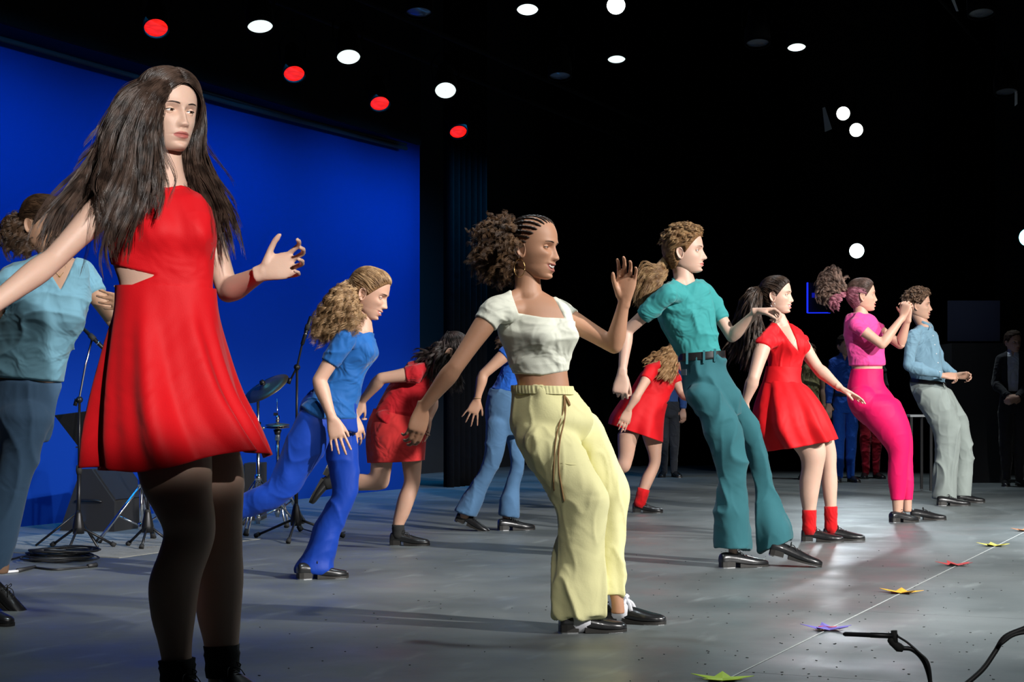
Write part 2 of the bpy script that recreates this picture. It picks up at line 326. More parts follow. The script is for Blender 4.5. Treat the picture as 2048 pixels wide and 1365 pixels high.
# ---------------------------------------------------------------- shoes
M_SHOE = nmat('shoe_leather', (.012, .012, .013), .30, coat=.3, bump=(60, .12, .004)); M_SOLE = nmat('shoe_sole', (.02, .018, .016), .5)
M_TAP = nmat('tap_metal', (.75, .76, .78), .22, metal=1); M_LACE = nmat('lace_black', (.015, .015, .015), .7)
def shoe(parent, base, heel, toe, roll_up=None, L=.262, sock=None, ankle=None, laces=True, sockmat=None, lacemat=None, white=None):
    """heel, toe: floor-side points of the sole"""
    heel, toe = np.asarray(heel, float), np.asarray(toe, float); f = unit(toe-heel); u = unit(UP-(UP@f)*f) if roll_up is None else unit(np.asarray(roll_up)-(np.asarray(roll_up)@f)*f); s = np.cross(f, u)
    L = np.linalg.norm(toe-heel) if L is None else L
    pr = np.array([(0.0, .012, .048, .030), (.02, .028, .075, .028), (.12, .0315, .083, .027), (.25, .032, .078, .025), (.36, .0335, .073, .020), (.5, .037, .066, .013), (.66, .0425, .054, .009), (.80, .042, .045, .009), (.92, .033, .039, .010), (.985, .018, .031, .012), (1.0, .008, .024, .013)])
    Q = cr(pr, 4); th = np.arange(24)*2*pi/24; R = []
    for t, w, top, bot in Q:
        c, s_ = np.cos(th), np.sin(th); x = w*np.sign(c)*np.abs(c)**.8*np.where(s_ > 0, 1-.30*np.maximum(s_, 0)**2*(1 if t < .6 else .4), 1); z = np.where(s_ > 0, np.abs(s_)**.9*(top-bot)*.62, -np.abs(s_)**.35*(top-bot)*.38)+bot+(top-bot)*.38
        R.append(heel+f*t*L+np.outer(x, s)+np.outer(z, u))
    V, F = rings(np.array(R)); so = obj('shoe', V, F, M_SHOE, parent, base)
    S = Soup(); R = []
    for t, w, top, bot in cr(pr, 3):
        if t < .34: continue
        R.append([heel+f*t*L+s*(w+.003)*a+u*b for a, b in ((-1, .002), (1, .002), (1, bot+.003), (-1, bot+.003))])
    V, F = rings(np.array(R)); S.add(V, F)
    R = [[heel+f*t*L+s*(w+.002)*a+u*b for a, b in ((-1, bot), (1, bot), (1, .028), (-1, .028))] for t, w, bot in ((0.0, .022, .018), (.03, .030, .018), (.36, .033, .018), (.75, .036, .012))]
    obj('sole', *S.arr(), M_SOLE, so, np.zeros(3) if False else base, smooth=False)
    S = Soup(); R = [[heel+f*(t*L)+s*w*a+u*b for a, b in ((-1, .004), (1, .004), (1, .034), (-1, .034))] for t, w in ((.002, .016), (.02, .026), (.10, .031), (.27, .030))]
    V, F = rings(np.array(R)); obj('heel', V, F, M_SOLE, so, base, smooth=False)
    for (ts, nm) in (((.004, .018, .024, .028, .10, .033, .26, .031), 'heel_tap'), ((.70, .042, .80, .042, .92, .034, .99, .014), 'toe_tap')):
        R = [[heel+f*(ts[q]*L)+s*ts[q+1]*a+u*b for a, b in ((-1, -.001), (1, -.001), (1, .0045), (-1, .0045))] for q in (0, 2, 4, 6)]
        V, F = rings(np.array(R)); obj(nm, V, F, M_TAP, so, base, smooth=False)
    if laces:
        S = Soup()
        for t, h in ((.36, .078), (.42, .074), (.48, .070), (.54, .066)):
            tube(S, [heel+f*t*L-s*.018+u*(h-.012), heel+f*(t+.01)*L+u*(h-.001), heel+f*t*L+s*.018+u*(h-.012)], .0020, 6, 3)
        for sg in (-1, 1):
            c = heel+f*.36*L+u*.080
            tube(S, [c, c+s*sg*.018+u*.014, c+s*sg*.036+u*.002, c+s*sg*.020-u*.006, c], .0018, 6, 4); tube(S, [c, c+s*sg*.020+f*.02-u*.004, c+s*sg*.030+f*.035-u*.024], .0017, 6, 3)
        obj('laces', *S.arr(), lacemat or M_LACE, so, base)
    if white is not None:   # ribbon-tied pale tongue over the instep
        S = Soup(); R = []
        for t, w, top in ((.13, .026, .088), (.22, .0345, .095), (.34, .0365, .090), (.44, .037, .078)):
            R.append(heel+f*t*L+np.outer(np.cos(th)*w, s)+np.outer(.045+np.sin(th)*(top-.045)*1.04, u))
        V, F = rings(np.array(R)); obj('instep_cover', V, F, white, so, base)
        S = Soup(); c = heel+f*.38*L+u*.096
        for sg in (-1, 1):
            tube(S, [c, c+s*sg*.03+u*.012, c+s*sg*.052-f*.01-u*.004, c+s*sg*.03-u*.014, c], [.005, .010, .011, .009, .005], 8, 4, flat=.35); tube(S, [c, c+s*sg*.02+f*.02-u*.018, c+s*sg*.03+f*.03-u*.045], [.005, .007, .008], 8, 3, flat=.3)
        obj('ribbon_bow', *S.arr(), white, so, base)
    if sock is not None:
        a = heel+f*.13*L+u*.060; top = np.asarray(sock, float); S = Soup(); r = .039
        mid = a+(top-a)*.5; R = []; t_ = unit(top-a); ax, ay = frame(t_, f)
        for q, rr in ((0, .036), (.15, .038), (.35, .036), (.5, .037), (.56, .0385), (.62, .037), (.8, .0375), (.95, .039), (1., .039), (1.0, .034)):
            R.append(a+(top-a)*q+np.outer(np.cos(np.arange(24)*2*pi/24), ax)*rr*(ankle or 1)+np.outer(np.sin(np.arange(24)*2*pi/24), ay)*rr*(ankle or 1))
        V, F = rings(np.array(R)); obj('sock', V, F, sockmat, parent, base)
    return so
# ---------------------------------------------------------------- hair curves
def curves(name, paths, rad, mat, parent, base, taper=.35):
    paths = np.asarray(paths, float); n, k = paths.shape[:2]; hc = bpy.data.hair_curves.new(name); hc.add_curves([k]*n)
    hc.attributes['position'].data.foreach_set('vector', (paths-base).astype(np.float32).ravel())
    ra = hc.attributes.get('radius') or hc.attributes.new('radius', 'FLOAT', 'POINT')
    r = rad*np.interp(np.linspace(0, 1, k), [0, .7, 1], [1, .9, taper])[None]*np.ones((n, 1)); ra.data.foreach_set('value', r.astype(np.float32).ravel())
    hc.materials.append(mat); o = bpy.data.objects.new(name, hc); COL.objects.link(o); o.parent = parent; o['kind'] = 'stuff'; return o
def strands(n, roots, guides, k=18, spread=(.0, .05), curl=(0, 0), frizz=0., wmix=.6, join=.28, lenvar=.25, skull=None, clump=None):
    """roots (m,3); guides: list of (j,3) world polylines. Each strand leaves its root and runs between two neighbouring guides"""
    m = len(guides); Gd = np.array([cr(np.array(g, float), 8) for g in guides], dtype=object); GG = []
    for g in Gd:
        g = np.array(g, float); s = np.concatenate([[0], np.cumsum(np.linalg.norm(np.diff(g, axis=0), axis=1))]); t = np.linspace(0, s[-1], k); GG.append(np.stack([np.interp(t, s, g[:, q]) for q in range(3)], 1))
    GG = np.array(GG); out = []
    ri = RNG.integers(0, len(roots), n) if roots is not None else None; t = np.linspace(0, 1, k)[:, None]; cl = clump or (16 if curl[0] >= .009 else 10 if curl[0] else 1); out = []; Z = None
    for i in range(n):
        if i % cl == 0:
            a = RNG.random()*(m-1) if m > 1 else 0; q = int(a); fr = a-q; g0 = GG[q] if q+1 >= m else GG[q]*(1-fr)+GG[q+1]*fr; lv0 = 1-lenvar*RNG.random()
            off = RNG.normal(size=3); off = off/np.linalg.norm(off)*RNG.random()**.4; ph0 = RNG.random()*6.3; fq0 = curl[1]*(.8+.4*RNG.random()); am0 = curl[0]*(.6+.8*RNG.random()); rr0 = ri[i] if ri is not None else 0
        lv = lv0*(1-.08*RNG.random()); tt = np.linspace(0, lv, k)*(k-1); g = np.stack([np.interp(tt, range(k), g0[:, c]) for c in range(3)], 1)
        sp = np.interp(t[:, 0], np.linspace(0, 1, len(spread)), spread)[:, None]; ji = RNG.normal(size=3)*(.0028 if cl > 1 else 0)
        w = sstep(t, 0, join); p = g+off*sp*w+ji*(1.3-t*.6)+(1-w)*((roots[rr0] if roots is not None else g[0]+off*sp[0])-g[0])
        if curl[0]:
            ph = ph0+RNG.normal()*.25; T = unit(g[-1]-g[0]); e1, e2 = frame(T); am = am0*sstep(t, .05, .4); p = p+am*(np.cos(6.283*fq0*t+ph)*e1+np.sin(6.283*fq0*t+ph)*e2)
        if frizz: p = p+np.cumsum(RNG.normal(size=(k, 3)), 0)*frizz*t
        out.append(p)
    out = np.array(out)
    if skull is not None:
        L = (out-skull.hc)@skull.hM.T/skull.hs-np.array([0, -.008, 0]); e = np.sqrt((L[..., 0]/.082)**2+(L[..., 1]/np.where(L[..., 1] > 0, .100, .100))**2+(L[..., 2]/.122)**2); lf = 1+.06*RNG.random((len(out), 1)); k_ = np.where(e < lf, lf/np.maximum(e, .2), 1.)
        L = L*k_[..., None]+np.array([0, -.008, 0]); out = skull.hc+(L*skull.hs)@skull.hM
    return out
# ---------------------------------------------------------------- person
class Person: pass
def snap(o, px, py, base, off=.004):
    """the point of object o under a pixel, lifted a little toward the camera"""
    import mathutils
    c = np.array([0, 0, CAMH])-base; v = unit([(px-CX)/FPX, 1, (HY-py)/FPX]); ok, loc, n, i = o.ray_cast(mathutils.Vector(c), mathutils.Vector(v))
    return (np.array(loc)+base-v*off) if ok else None
def snapline(o, pts, base, off=.004):
    q = [snap(o, x, y, base, off) for x, y in pts]; return np.array([v for v in q if v is not None])
def bare_foot(p, k, f, L=.262, top=.11, sockmat=None, r=.037, shift=0., **kw):
    """sock and shoe set under the end of a bare leg; f = toe direction"""
    c = p.legC[k]; a = c[-1]; f = unit(f); h = a*[1, 1, 0]-f*(.050-shift); so = shoe(p.o, p.base, h, h+f*L, L=L, **kw)
    if sockmat is not None:
        pts = [a*[1, 1, 0]+UP*.05, a*[1, 1, 0]+(c[-2]-a)*0+UP*.075]; s = np.array(c[::-1]); zz = [q for q in s if q[2] > .08][:2]
        dirv = unit(zz[1]-zz[0]); e = zz[0]+dirv*max(0, (top-zz[0][2])/max(dirv[2], .3)); P0 = a*[1, 1, 0]+UP*.045; S = Soup(); rr = [r*.98, r*1.04, r*.99, r*1.03, r*1.07, r*1.02, r*1.06, r*.9]
        tube(S, [P0+(e-P0)*q for q in (0, .25, .45, .62, .70, .80, .985, 1.)], rr, 28); obj('sock', *S.arr(), sockmat, p.o, p.base)
    return so
def cutf(sp, V, lab, tt, fwd, cen, part):
    """signed metres, positive where cloth covers"""
    Q = proj(V); dpx = V[:, 1]/FPX; f = np.full(len(V), 1.0)
    for (x1, y1, x2, y2) in sp.get('above', ()):     # keep what lies above the image line (left to right)
        nx, ny = (y2-y1), -(x2-x1); l = math.hypot(nx, ny); sd = ((Q[:, 0]-x1)*nx+(Q[:, 1]-y1)*ny)/l; sel = np.isin(lab, sp.get('onlab', (0, 1, 5, 6, 7, 8))); f = np.where(sel, np.minimum(f, sd*dpx), f)
    for (x1, y1, x2, y2) in sp.get('below', ()):
        nx, ny = -(y2-y1), (x2-x1); l = math.hypot(nx, ny); sd = ((Q[:, 0]-x1)*nx+(Q[:, 1]-y1)*ny)/l; sel = np.isin(lab, (0, 1, 7, 8)); f = np.where(sel, np.minimum(f, sd*dpx), f)
    for poly, side in sp.get('holes', ()):           # cut-outs such as a neckline; side +1 only on the front, -1 only on the back, 0 both
        sd = -polysd(Q, poly)*dpx; g = (V-cen)@fwd
        if side: sd = np.where(g*side > -.02, sd, 1.0)
        f = np.minimum(f, sd)
    for (c, r) in sp.get('balls', ()): f = np.minimum(f, np.linalg.norm(V-c, axis=1)-r)
    sl = sp.get('sleeve', (0, 0))
    for k in (0, 1):
        L1, a, b = (2, part.shR, part.elR) if k == 0 else (3, part.shL, part.elL)
        L = np.linalg.norm(b-a); x = (V-a)@unit(b-a); s = sl[k]
        f = np.where(lab == L1, np.minimum(f, s*L-x) if s > -.5 else -1, f)
        L2 = 4 if k == 0 else 9; c = part.wrR if k == 0 else part.wrL
        if s >= 1.2: xx = (V-b)@unit(c-b); f = np.where(lab == L2, (s-1)*np.linalg.norm(c-b)-xx, f); f = np.where(lab == L1, 1, f)
        else: f = np.where(lab == L2, -1, f)
    f = np.where(lab == 6, -1, f) if sp.get('noneck', True) else f
    h_ = (V-part.nb)@part.ndir; f = np.where((lab == 0) & (h_ > .05) & (np.linalg.norm(V-part.nb-h_[:, None]*part.ndir, axis=1) < .08), -1, f)
    if not sp.get('legs'): f = np.where(np.isin(lab, (7, 8)), np.minimum(f, sp.get('legcut', 1.0)), f)
    return f
def garment(p, name, sp, mat, thick=.006, wr=.003, wsc=(14, 14, 9), sm=4, flare=None, seed=0):
    V, F, lab, tt = p.V, p.F, p.lab, p.tt
    f = cutf(sp, V, lab, tt, p.fwd, p.cen, p)
    Nn = p.Nn; base_off = thick
    w = folds(V, wsc, seed)*wr*sstep(f, .0, .03); bo = sp.get('flare'); extra = 0
    if bo: yy = proj(V)[:, 1]; extra = bo[2]*sstep(yy, bo[0], bo[1])*np.isin(lab, (0, 1, 7, 8))
    keep0 = f > -.012; X = V+Nn*base_off; Xs = lap(X, F, sm, .5, np.where(np.isin(lab, (0, 1)), 1., .35)) if sm else X
    X = np.where(keep0[:, None], Xs, X); X = X+Nn*(w+extra)[:, None]
    dep = sstep(f, -.0060, .0050); X = X*dep[:, None]+(V-Nn*.007)*(1-dep[:, None])
    kf = (f[F] > -.011).all(1); F2 = F[kf]; used = np.unique(F2); mp = np.full(len(V), -1); mp[used] = np.arange(len(used))
    return obj(name, X[used], mp[F2], mat, p.o, p.base)
def tuck(p, y0, amt=.020, labs=(0, 7, 8), y1=9999):
    q = proj(p.V)[:, 1]; p.V = p.V-p.Nn*(amt*sstep(q, y0+4, y0+14)*(1-sstep(q, y1-12, y1))*sstep(p.V[:, 2], .16, .40)*np.isin(p.lab, labs))[:, None]
    me = p.o.data; co = np.empty(len(me.vertices)*3, dtype=np.float32); me.vertices.foreach_get('co', co); co = co.reshape(-1, 3); co[:len(p.V)] = p.V-p.base; me.vertices.foreach_set('co', co.ravel()); me.update()
def silgarment(p, name, lofts, d0, mat, vox=.007, sm=4, wr=.006, wsc=(10, 10, 7), seed=0, cut=None, parts=None, holes=None, grow=0.):
    tuck(p, max(lofts[0][0][1], lofts[0][0][3]))
    S = Soup()
    for q, st in enumerate(lofts): silloft(S, st, d0, grow=grow, n=40, rd=1 if q else 0)
    if parts: parts(S)
    V, F = remesh(S, vox); V = lap(V, F, sm); Nn = normals(V, F)
    V = V+Nn*(folds(V, wsc, seed)*wr)[:, None]; V = lap(V, F, 1)
    if cut is not None: # open the hems: drop faces that look along the given direction near the given point
        Nn = normals(V, F); drop = np.zeros(len(V), bool)
        for c, r, dv in cut: drop |= (np.linalg.norm(V-c, axis=1) < r) & (Nn@unit(dv) > .8)
        kf = ~drop[F].all(1); F = F[kf]
    return obj(name, V, F, mat, p.o, p.base)
def skirt(p, name, st, d0, mat, amp=(.0, .02), ks=((7, 1.), (12, .5)), n=200, sub=14, seed=1, pw=1.0, hem=None):
    R, Q = silrings(st, d0, n=n, sub=sub, grow=.008); m = len(R); C = Q[:, :3]; th = np.arange(n)*2*pi/n; rg = np.random.default_rng(seed)
    w = sum(a*np.sin(k*th+rg.random()*6.3+.6*np.sin(2*th+rg.random()*6)) for k, a in ks); w = np.sign(w)*np.abs(w)**pw
    D = R-C[:, None]; L = np.linalg.norm(D, axis=2, keepdims=True); t = np.linspace(0, 1, m); a = np.interp(t, np.linspace(0, 1, len(amp)), amp)
    tw = np.array([np.interp(th+.5*q*sin(seed), np.linspace(-1, 8, 900), np.interp(np.mod(np.linspace(-1, 8, 900), 2*pi), th, w, period=2*pi)) for q in t])
    R = R+D/L*(a[:, None]*tw)[:, :, None]
    if hem: R[..., 2] += (np.linspace(0, 1, m)**2)[:, None]*hem*np.sin(3*th+seed)[None]
    inn = R-D/L*.004; RR = np.concatenate([R, inn[::-1]]); V, F = rings(RR, False); Vc = R.reshape(-1, 3)
    return obj(name, V, F, mat, p.o, p.base)
def arm_prof(k): return [(0, .047*k, .047*k), (.25, .045*k, .046*k), (.6, .038*k, .040*k), (1, .034*k, .034*k)]
def fore_prof(k): return [(0, .034*k, .034*k), (.22, .0385*k, .037*k), (.6, .030*k, .029*k), (1, .0225*k, .0205*k)]
def person(name_label, d, foot, torso, sh, arms, legs, head, skin_m, chest=40, vox=.0055, bust=None, armk=1., hs=1., extra=None, label=None, neck=None, glute=None, bodygrow=-.006, legbare=True, hq=.6, neckr=.050, smooth=5):
    """sh=((R px,py,dd),(L ...)); arms=((elbow),(wrist),handspec) for R and L; R is the arm nearer the camera side"""
    p = Person(); p.d = d; base = np.array([P(foot[0], foot[1], d)[0], d, 0.]); p.base = base
    a = radians(chest); p.fwd = np.array([cos(a), -sin(a), 0])
    Pt = lambda q: P(q[0], q[1], d+(q[2] if len(q) > 2 else 0)); p.Pt = Pt
    S = Soup(); prim = []
    silloft(S, torso, d, grow=bodygrow, n=40, p=.9)
    C = [(P(s[0], s[1], d+(s[4] if len(s) > 4 else 0))+P(s[2], s[3], d+(s[4] if len(s) > 4 else 0)))/2 for s in torso]; H = [np.linalg.norm(P(s[0], s[1], d)-P(s[2], s[3], d))/2 for s in torso]
    for q in range(len(C)-1): prim.append((0, C[q], C[q+1], H[q], H[q+1]))
    p.cen = C[len(C)//3]; p.shR, p.shL = Pt(sh[0]), Pt(sh[1]); p.elR, p.elL = Pt(arms[0][0]), Pt(arms[1][0]); p.wrR, p.wrL = Pt(arms[0][1]), Pt(arms[1][1])
    hM = rotm(*[radians(x) for x in head['rot']]); p.hM = hM; p.hc = Pt(head['c']); hsz = head.get('s', 1.); p.hs = hsz
    def HL(L): return p.hc+(np.asarray(L, float)*hsz)@hM
    p.HL = HL
    nb = Pt(neck) if neck else C[0]; p.nb = nb
    nt = HL((0, -.022, -.045)); p.ndir = unit(nt-nb); bone(S, nb, nt, [(0, neckr*1.18, neckr*1.1), (.3, neckr, neckr), (.75, neckr*.97, neckr*1.02), (1, neckr*.95, neckr)], p.fwd); prim.append((6, nb+(nt-nb)*.15, nt+(nt-nb)*.6, neckr, neckr*1.4))
    for k, (s_, e_, w_, hd) in enumerate(((p.shR, p.elR, p.wrR, arms[0][2]), (p.shL, p.elL, p.wrL, arms[1][2]))):
        bone(S, s_, e_, arm_prof(armk)); bone(S, e_, w_, fore_prof(armk)); ball(S, s_-UP*.004, .047*armk)
        bone(S, nb+(nt-nb)*.12, s_+UP*.012, [(0, .030, .030), (.5, .030, .028), (1, .036, .036)])
        bone(S, C[min(2, len(C)-1)], s_, [(0, .045, .045), (1, .038, .038)])
        prim.append((2+k, s_, e_, .047*armk, .036*armk)); prim.append((4 if k == 0 else 9, e_, w_, .036*armk, .022*armk))
        if hd:
            a0, b0 = np.array(hd['dir'], float), np.array(hd['n'], float); toW = lambda v: np.array([v[0], -v[2], v[1]])
            hand(S, w_, toW(a0), toW(b0), hd.get('side', 1 if k == 0 else -1), hd.get('size', hs), hd.get('curl', (.35, .45, .35)), hd.get('spread', .12), hd.get('thumb', (.75, .3)))
            prim.append((5+5*(k+1), w_, w_+unit(toW(a0))*.20, .05, .06))
    p.legC = []
    for k, lg in enumerate(legs):
        st = lg['st']; gr = lg.get('grow', 0.)
        silloft(S, st, d, grow=gr, n=32, rd=1)
        cc = [(P(s[0], s[1], d+(s[4] if len(s) > 4 else 0))+P(s[2], s[3], d+(s[4] if len(s) > 4 else 0)))/2 for s in st]
        for q in range(len(cc)-1): prim.append((7+k if True else 0, cc[q], cc[q+1], .07, .06))
        p.legC.append(cc)
    for g in (glute or ()): ball(S, P(g[0], g[1], d+g[2]), g[3])
    if extra: extra(S, p)
    V, F = remesh(S, vox)
    best = np.full(len(V), 1e9); lab = np.zeros(len(V), int); tt = np.zeros(len(V))
    for (L, a_, b_, r0, r1) in prim:
        dd, t = segdist(V, a_, b_); dd = dd/(r0+(r1-r0)*t); 
        if L in (2, 3): dd = dd*np.where(t > .3, .8, 1.)
        if L in (4, 9): dd = dd*.8
        if L == 6: dd = dd*.72
        u_ = dd < best; best[u_] = dd[u_]; lab[u_] = L; tt[u_] = t[u_]
    w = np.where(lab >= 10, .12, 1.); w = np.where(np.isin(lab, (4, 9)), .6, w); V = lap(V, F, smooth, .5, w)
    if bust:
        lat = np.cross(UP, p.fwd); cc = Pt(bust['c']); r_ = bust['r']; fr = sstep((V-p.cen)@p.fwd, -.02, .05)*np.isin(lab, (0, 2, 3))
        for sx in (-1, 1):
            dl = (V-cc)@lat-sx*bust.get('sep', .06); dz = V[:, 2]-cc[2]; g = np.exp(-(dl/(r_*.82))**2-(dz/np.where(dz > 0, r_*1.15, r_*.72))**2); V = V+p.fwd*(bust.get('h', .042)*g*fr)[:, None]
    p.V, p.F, p.lab, p.tt = V, F, np.where(lab >= 10, np.where(lab == 10, 4, 9), lab), tt; p.Nn = normals(V, F)
    # ---- head joined to the body
    hv, hf, lip, grid = head_mesh(hq, **head.get('face', {})); HVw = p.HL(hv); nV = len(V); allV = [V, HVw]; allF = F.tolist()+[tuple(i+nV for i in f) for f in hf]; attr = [np.zeros(nV), lip]; nn = nV+len(HVw)
    for sd in (-1, 1):
        ev, ef = ear(sd); allV.append(p.HL(ev)); allF += [tuple(i+nn for i in f) for f in ef]; nn += len(ev); attr.append(np.zeros(len(ev)))
    # eyelids
    op = head.get('open', .8); gfront = hv[(hv[:, 1] > .02)]
    def surf(x, z): return gfront[np.argmin((gfront[:, 0]-x)**2+(gfront[:, 2]-z)**2), 1]
    eyes = []
    for sd in (-1, 1):
        ec = np.array([sd*.0315, .0640, .0010]); eyes.append(ec)
        for up_ in (1, 0):
            el0, el1 = ((radians(3+15*op), radians(80)) if up_ else (radians(-80), radians(-3-13*op))); az = np.linspace(-1.45, 1.45, 17); R = []
            for q in np.linspace(0, 1, 8):
                row = []
                for z_ in az:
                    edge = (el0 if up_ else el1); e_ = edge*np.cos(z_*.95)**.8+radians(-2) if up_ else edge*np.cos(z_*.95)**.8+radians(-2); o_ = el1 if up_ else el0; e2 = e_+(o_-e_)*q
                    row.append(ec+.0134*np.array([sin(z_)*cos(e2), cos(z_)*cos(e2)*.92, sin(e2)]))
                R.append(row)
            v_, f_ = rings(np.array(R), False, False); allV.append(p.HL(v_)); allF += [tuple(i+nn for i in f) for f in f_]; nn += len(v_); attr.append(np.zeros(len(v_)))
    o = obj('person', np.vstack(allV), allF, skin_m, None, base, attr=np.concatenate(attr)); p.o = o; tag(o, label, 'person')
    p.grid = grid; p.hv = hv
    bm = hairmat('brow_'+head.get('browname', 'dark'), head.get('browcol', (.03, .018, .012)))
    if hq >= .35:
        for sd, ec in zip((-1, 1), eyes):
            S = Soup(); n = 20; ph = np.array([0, .17, .18, .36, .37, .53, .54, .85, 1.3, 2.0]); th = np.arange(n)*2*pi/n; g = head.get('gaze', (0, 0)); R = []
            dv = unit([sin(g[0]), cos(g[0])*cos(g[1]), sin(g[1])]); e1, e2 = frame(dv)
            for q in ph: R.append(ec+.0122*(dv*cos(q)+np.outer(np.cos(th)*sin(q), e1)+np.outer(np.sin(th)*sin(q), e2)))
            v_, f_ = rings(np.array(R)); mi = [(2 if (k//n) < 2 else 1 if (k//n) < 5 else 0) for k in range((len(ph)-1)*n)]+[2]*n+[0]*n
            obj('eye', p.HL(v_), f_, [M_SCLERA, nmat('iris_'+head.get('iris', 'brown'), {'brown': (.06, .025, .012), 'blue': (.12, .2, .28)}[head.get('iris', 'brown')], .2), M_PUPIL], o, base, mi=mi)
            S = Soup(); az = np.linspace(-1.35, 1.35, 13); e0 = radians(3+15*op); pts = [ec+.0140*np.array([sin(z_)*cos(e0*np.cos(z_*.95)**.8), cos(z_)*cos(e0*np.cos(z_*.95)**.8)*.95, sin(e0*np.cos(z_*.95)**.8-.03)]) for z_ in az]
            tube(S, p.HL(np.array(pts)), .0010*hsz, 6); obj('eyelashes', *S.arr(), bm, o, base)
            S = Soup(); pts = [];
            for q in np.linspace(0, 1, 9): x_ = .013+.036*q; z_ = .0195+.0055*sin(q*2.2)-.003*q; pts.append((sd*x_, surf(sd*x_, z_)+.0004, z_))
            tube(S, p.HL(np.array(pts)), hsz*np.interp(np.linspace(0, 1, 9), [0, .2, .6, 1], [.0015, .0021, .0018, .0006])*head.get('bw', 1.), 6, flat=.7); obj('eyebrow', *S.arr(), bm, o, base)
    if head.get('teeth'):
        w_ = head['teeth']; S = Soup(); R = []
        for q in np.linspace(-1, 1, 15):
            x_ = q*w_; z_ = -.0668+head['face'].get('smile', 0)*.0055*min((x_/.024)**2, 1.4); y_ = surf(x_, z_)+.0022; R.append([(x_, y_-.003, z_+.0035), (x_, y_+.0005*cos(q*22), z_+.003), (x_, y_+.0005*cos(q*22), z_-.0045*(1-q*q)**.5-.0008), (x_, y_-.003, z_-.0045)])
        v_, f_ = rings(np.array(R)); obj('teeth', p.HL(v_), f_, M_TEETH, o, base)
    return p
M_SCLERA = nmat('eye_white', (.75, .72, .70), .15); M_PUPIL = nmat('pupil', (.005, .005, .005), .08); M_TEETH = nmat('teeth_enamel', (.82, .79, .74), .25)
def hair_shell(p, mat, grow=.007, fn=None, noise=.0, name='hair'):
    """cap of hair over the scalp: the head's own surface pushed out inside the hairline; returns scalp points (world) for strand roots"""
    L = p.grid; m, n = L.shape[:2]; X = L.reshape(-1, 3); f = (fn or hairline)(X); c = np.array([0, -.01, .0]); dr = X-c; dr /= np.linalg.norm(dr, axis=1)[:, None]
    g = grow*sstep(f, -.002, .012)-.006*(1-sstep(f, -.004, .003)); Y = X+dr*(g+noise*vnoise(X*60)*sstep(f, 0, .01))[:, None]
    i = np.arange(m-1)[:, None]; j = np.arange(n)[None]; a = i*n+j; b = i*n+(j+1) % n; F = np.stack([a, b, b+n, a+n], -1).reshape(-1, 4); kf = (f[F] > -.006).all(1)
    mat = nmat(mat.name+'_under', tuple(mat.node_tree.nodes['Principled BSDF'].inputs['Base Color'].default_value)[:3], .7, spec=.15, bump=(90, .6, .004))
    F = F[kf][:, ::-1]; used = np.unique(F); mp = np.full(len(X), -1); mp[used] = np.arange(len(used)); o = obj(name, p.HL(Y[used]), mp[F], mat, p.o, p.base)
    s = X[f > .002]+0; s = s[s[:, 2] > -.08]; p.scalp_local = s; return o, s
def radmap(p):
    if hasattr(p, 'rm'): return p.rm
    X = p.grid.reshape(-1, 3)-np.array([0, -.01, 0]); r = np.linalg.norm(X, axis=1); az = ((np.arctan2(X[:, 0], X[:, 1])/(2*pi)+1) % 1*72).astype(int) % 72; el = np.clip(((np.arcsin(np.clip(X[:, 2]/r, -1, 1))/pi+.5)*36).astype(int), 0, 35)
    M = np.zeros((72, 36)); np.maximum.at(M, (az, el), r)
    for _ in range(12): nb_ = (np.roll(M, 1, 0)+np.roll(M, -1, 0))/2; nb2 = np.maximum(np.roll(M, 1, 1), 0); M = np.where(M == 0, np.where(nb_ > 0, nb_, nb2), M)
    for _ in range(2): M = (M*2+np.roll(M, 1, 0)+np.roll(M, -1, 0)+np.concatenate([M[:, 1:], M[:, -1:]], 1)+np.concatenate([M[:, :1], M[:, :-1]], 1))/6
    p.rm = M; return M
def hrad(p, u):
    M = radmap(p); a = (np.arctan2(u[..., 0], u[..., 1])/(2*pi)+1) % 1*72-.5; e = np.clip((np.arcsin(np.clip(u[..., 2], -1, 1))/pi+.5)*36-.5, 0, 34.999); a0 = np.floor(a).astype(int); e0 = e.astype(int); fa, fe = a-a0, e-e0
    g = lambda i, j: M[i % 72, j]
    return (g(a0, e0)*(1-fa)+g(a0+1, e0)*fa)*(1-fe)+(g(a0, e0+1)*(1-fa)+g(a0+1, e0+1)*fa)*fe
def combed(p, tie, n=900, k=9, lift=.009, fn=None, roots=None, ears=True):
    """strands combed over the skull from the hairline to a tie point (local head coordinates)"""
    s = p.scalp_local if roots is None else roots; r = s[RNG.integers(0, len(s), n)]; tie = np.asarray(tie, float); t = np.linspace(0, 1, k)[None, :, None]
    c = np.array([0, -.01, .0]); q = r[:, None]*(1-t)+(tie+RNG.normal(size=(n, 3))*.006)[:, None]*t; v = q-c; u = v/np.linalg.norm(v, axis=2, keepdims=True)
    rr = hrad(p, u)[..., None]+lift*np.minimum(1, .7+t*4)+.0035*RNG.random((n, 1, 1))*np.minimum(1, t*6)+.001*np.sin(t*9+RNG.random((n, 1, 1))*6); q = c+u*rr; q[:, -1] = q[:, -1]*.3+tie*.7
    ein = ((np.abs(q[..., 0]) > .045) & (((q[..., 1]+.012)/.016)**2+((q[..., 2]+.012)/.027)**2 < 1)).any(1); q = q[~ein] if ears else q; return p.HL(q.reshape(-1, 3)).reshape(len(q), k, 3)
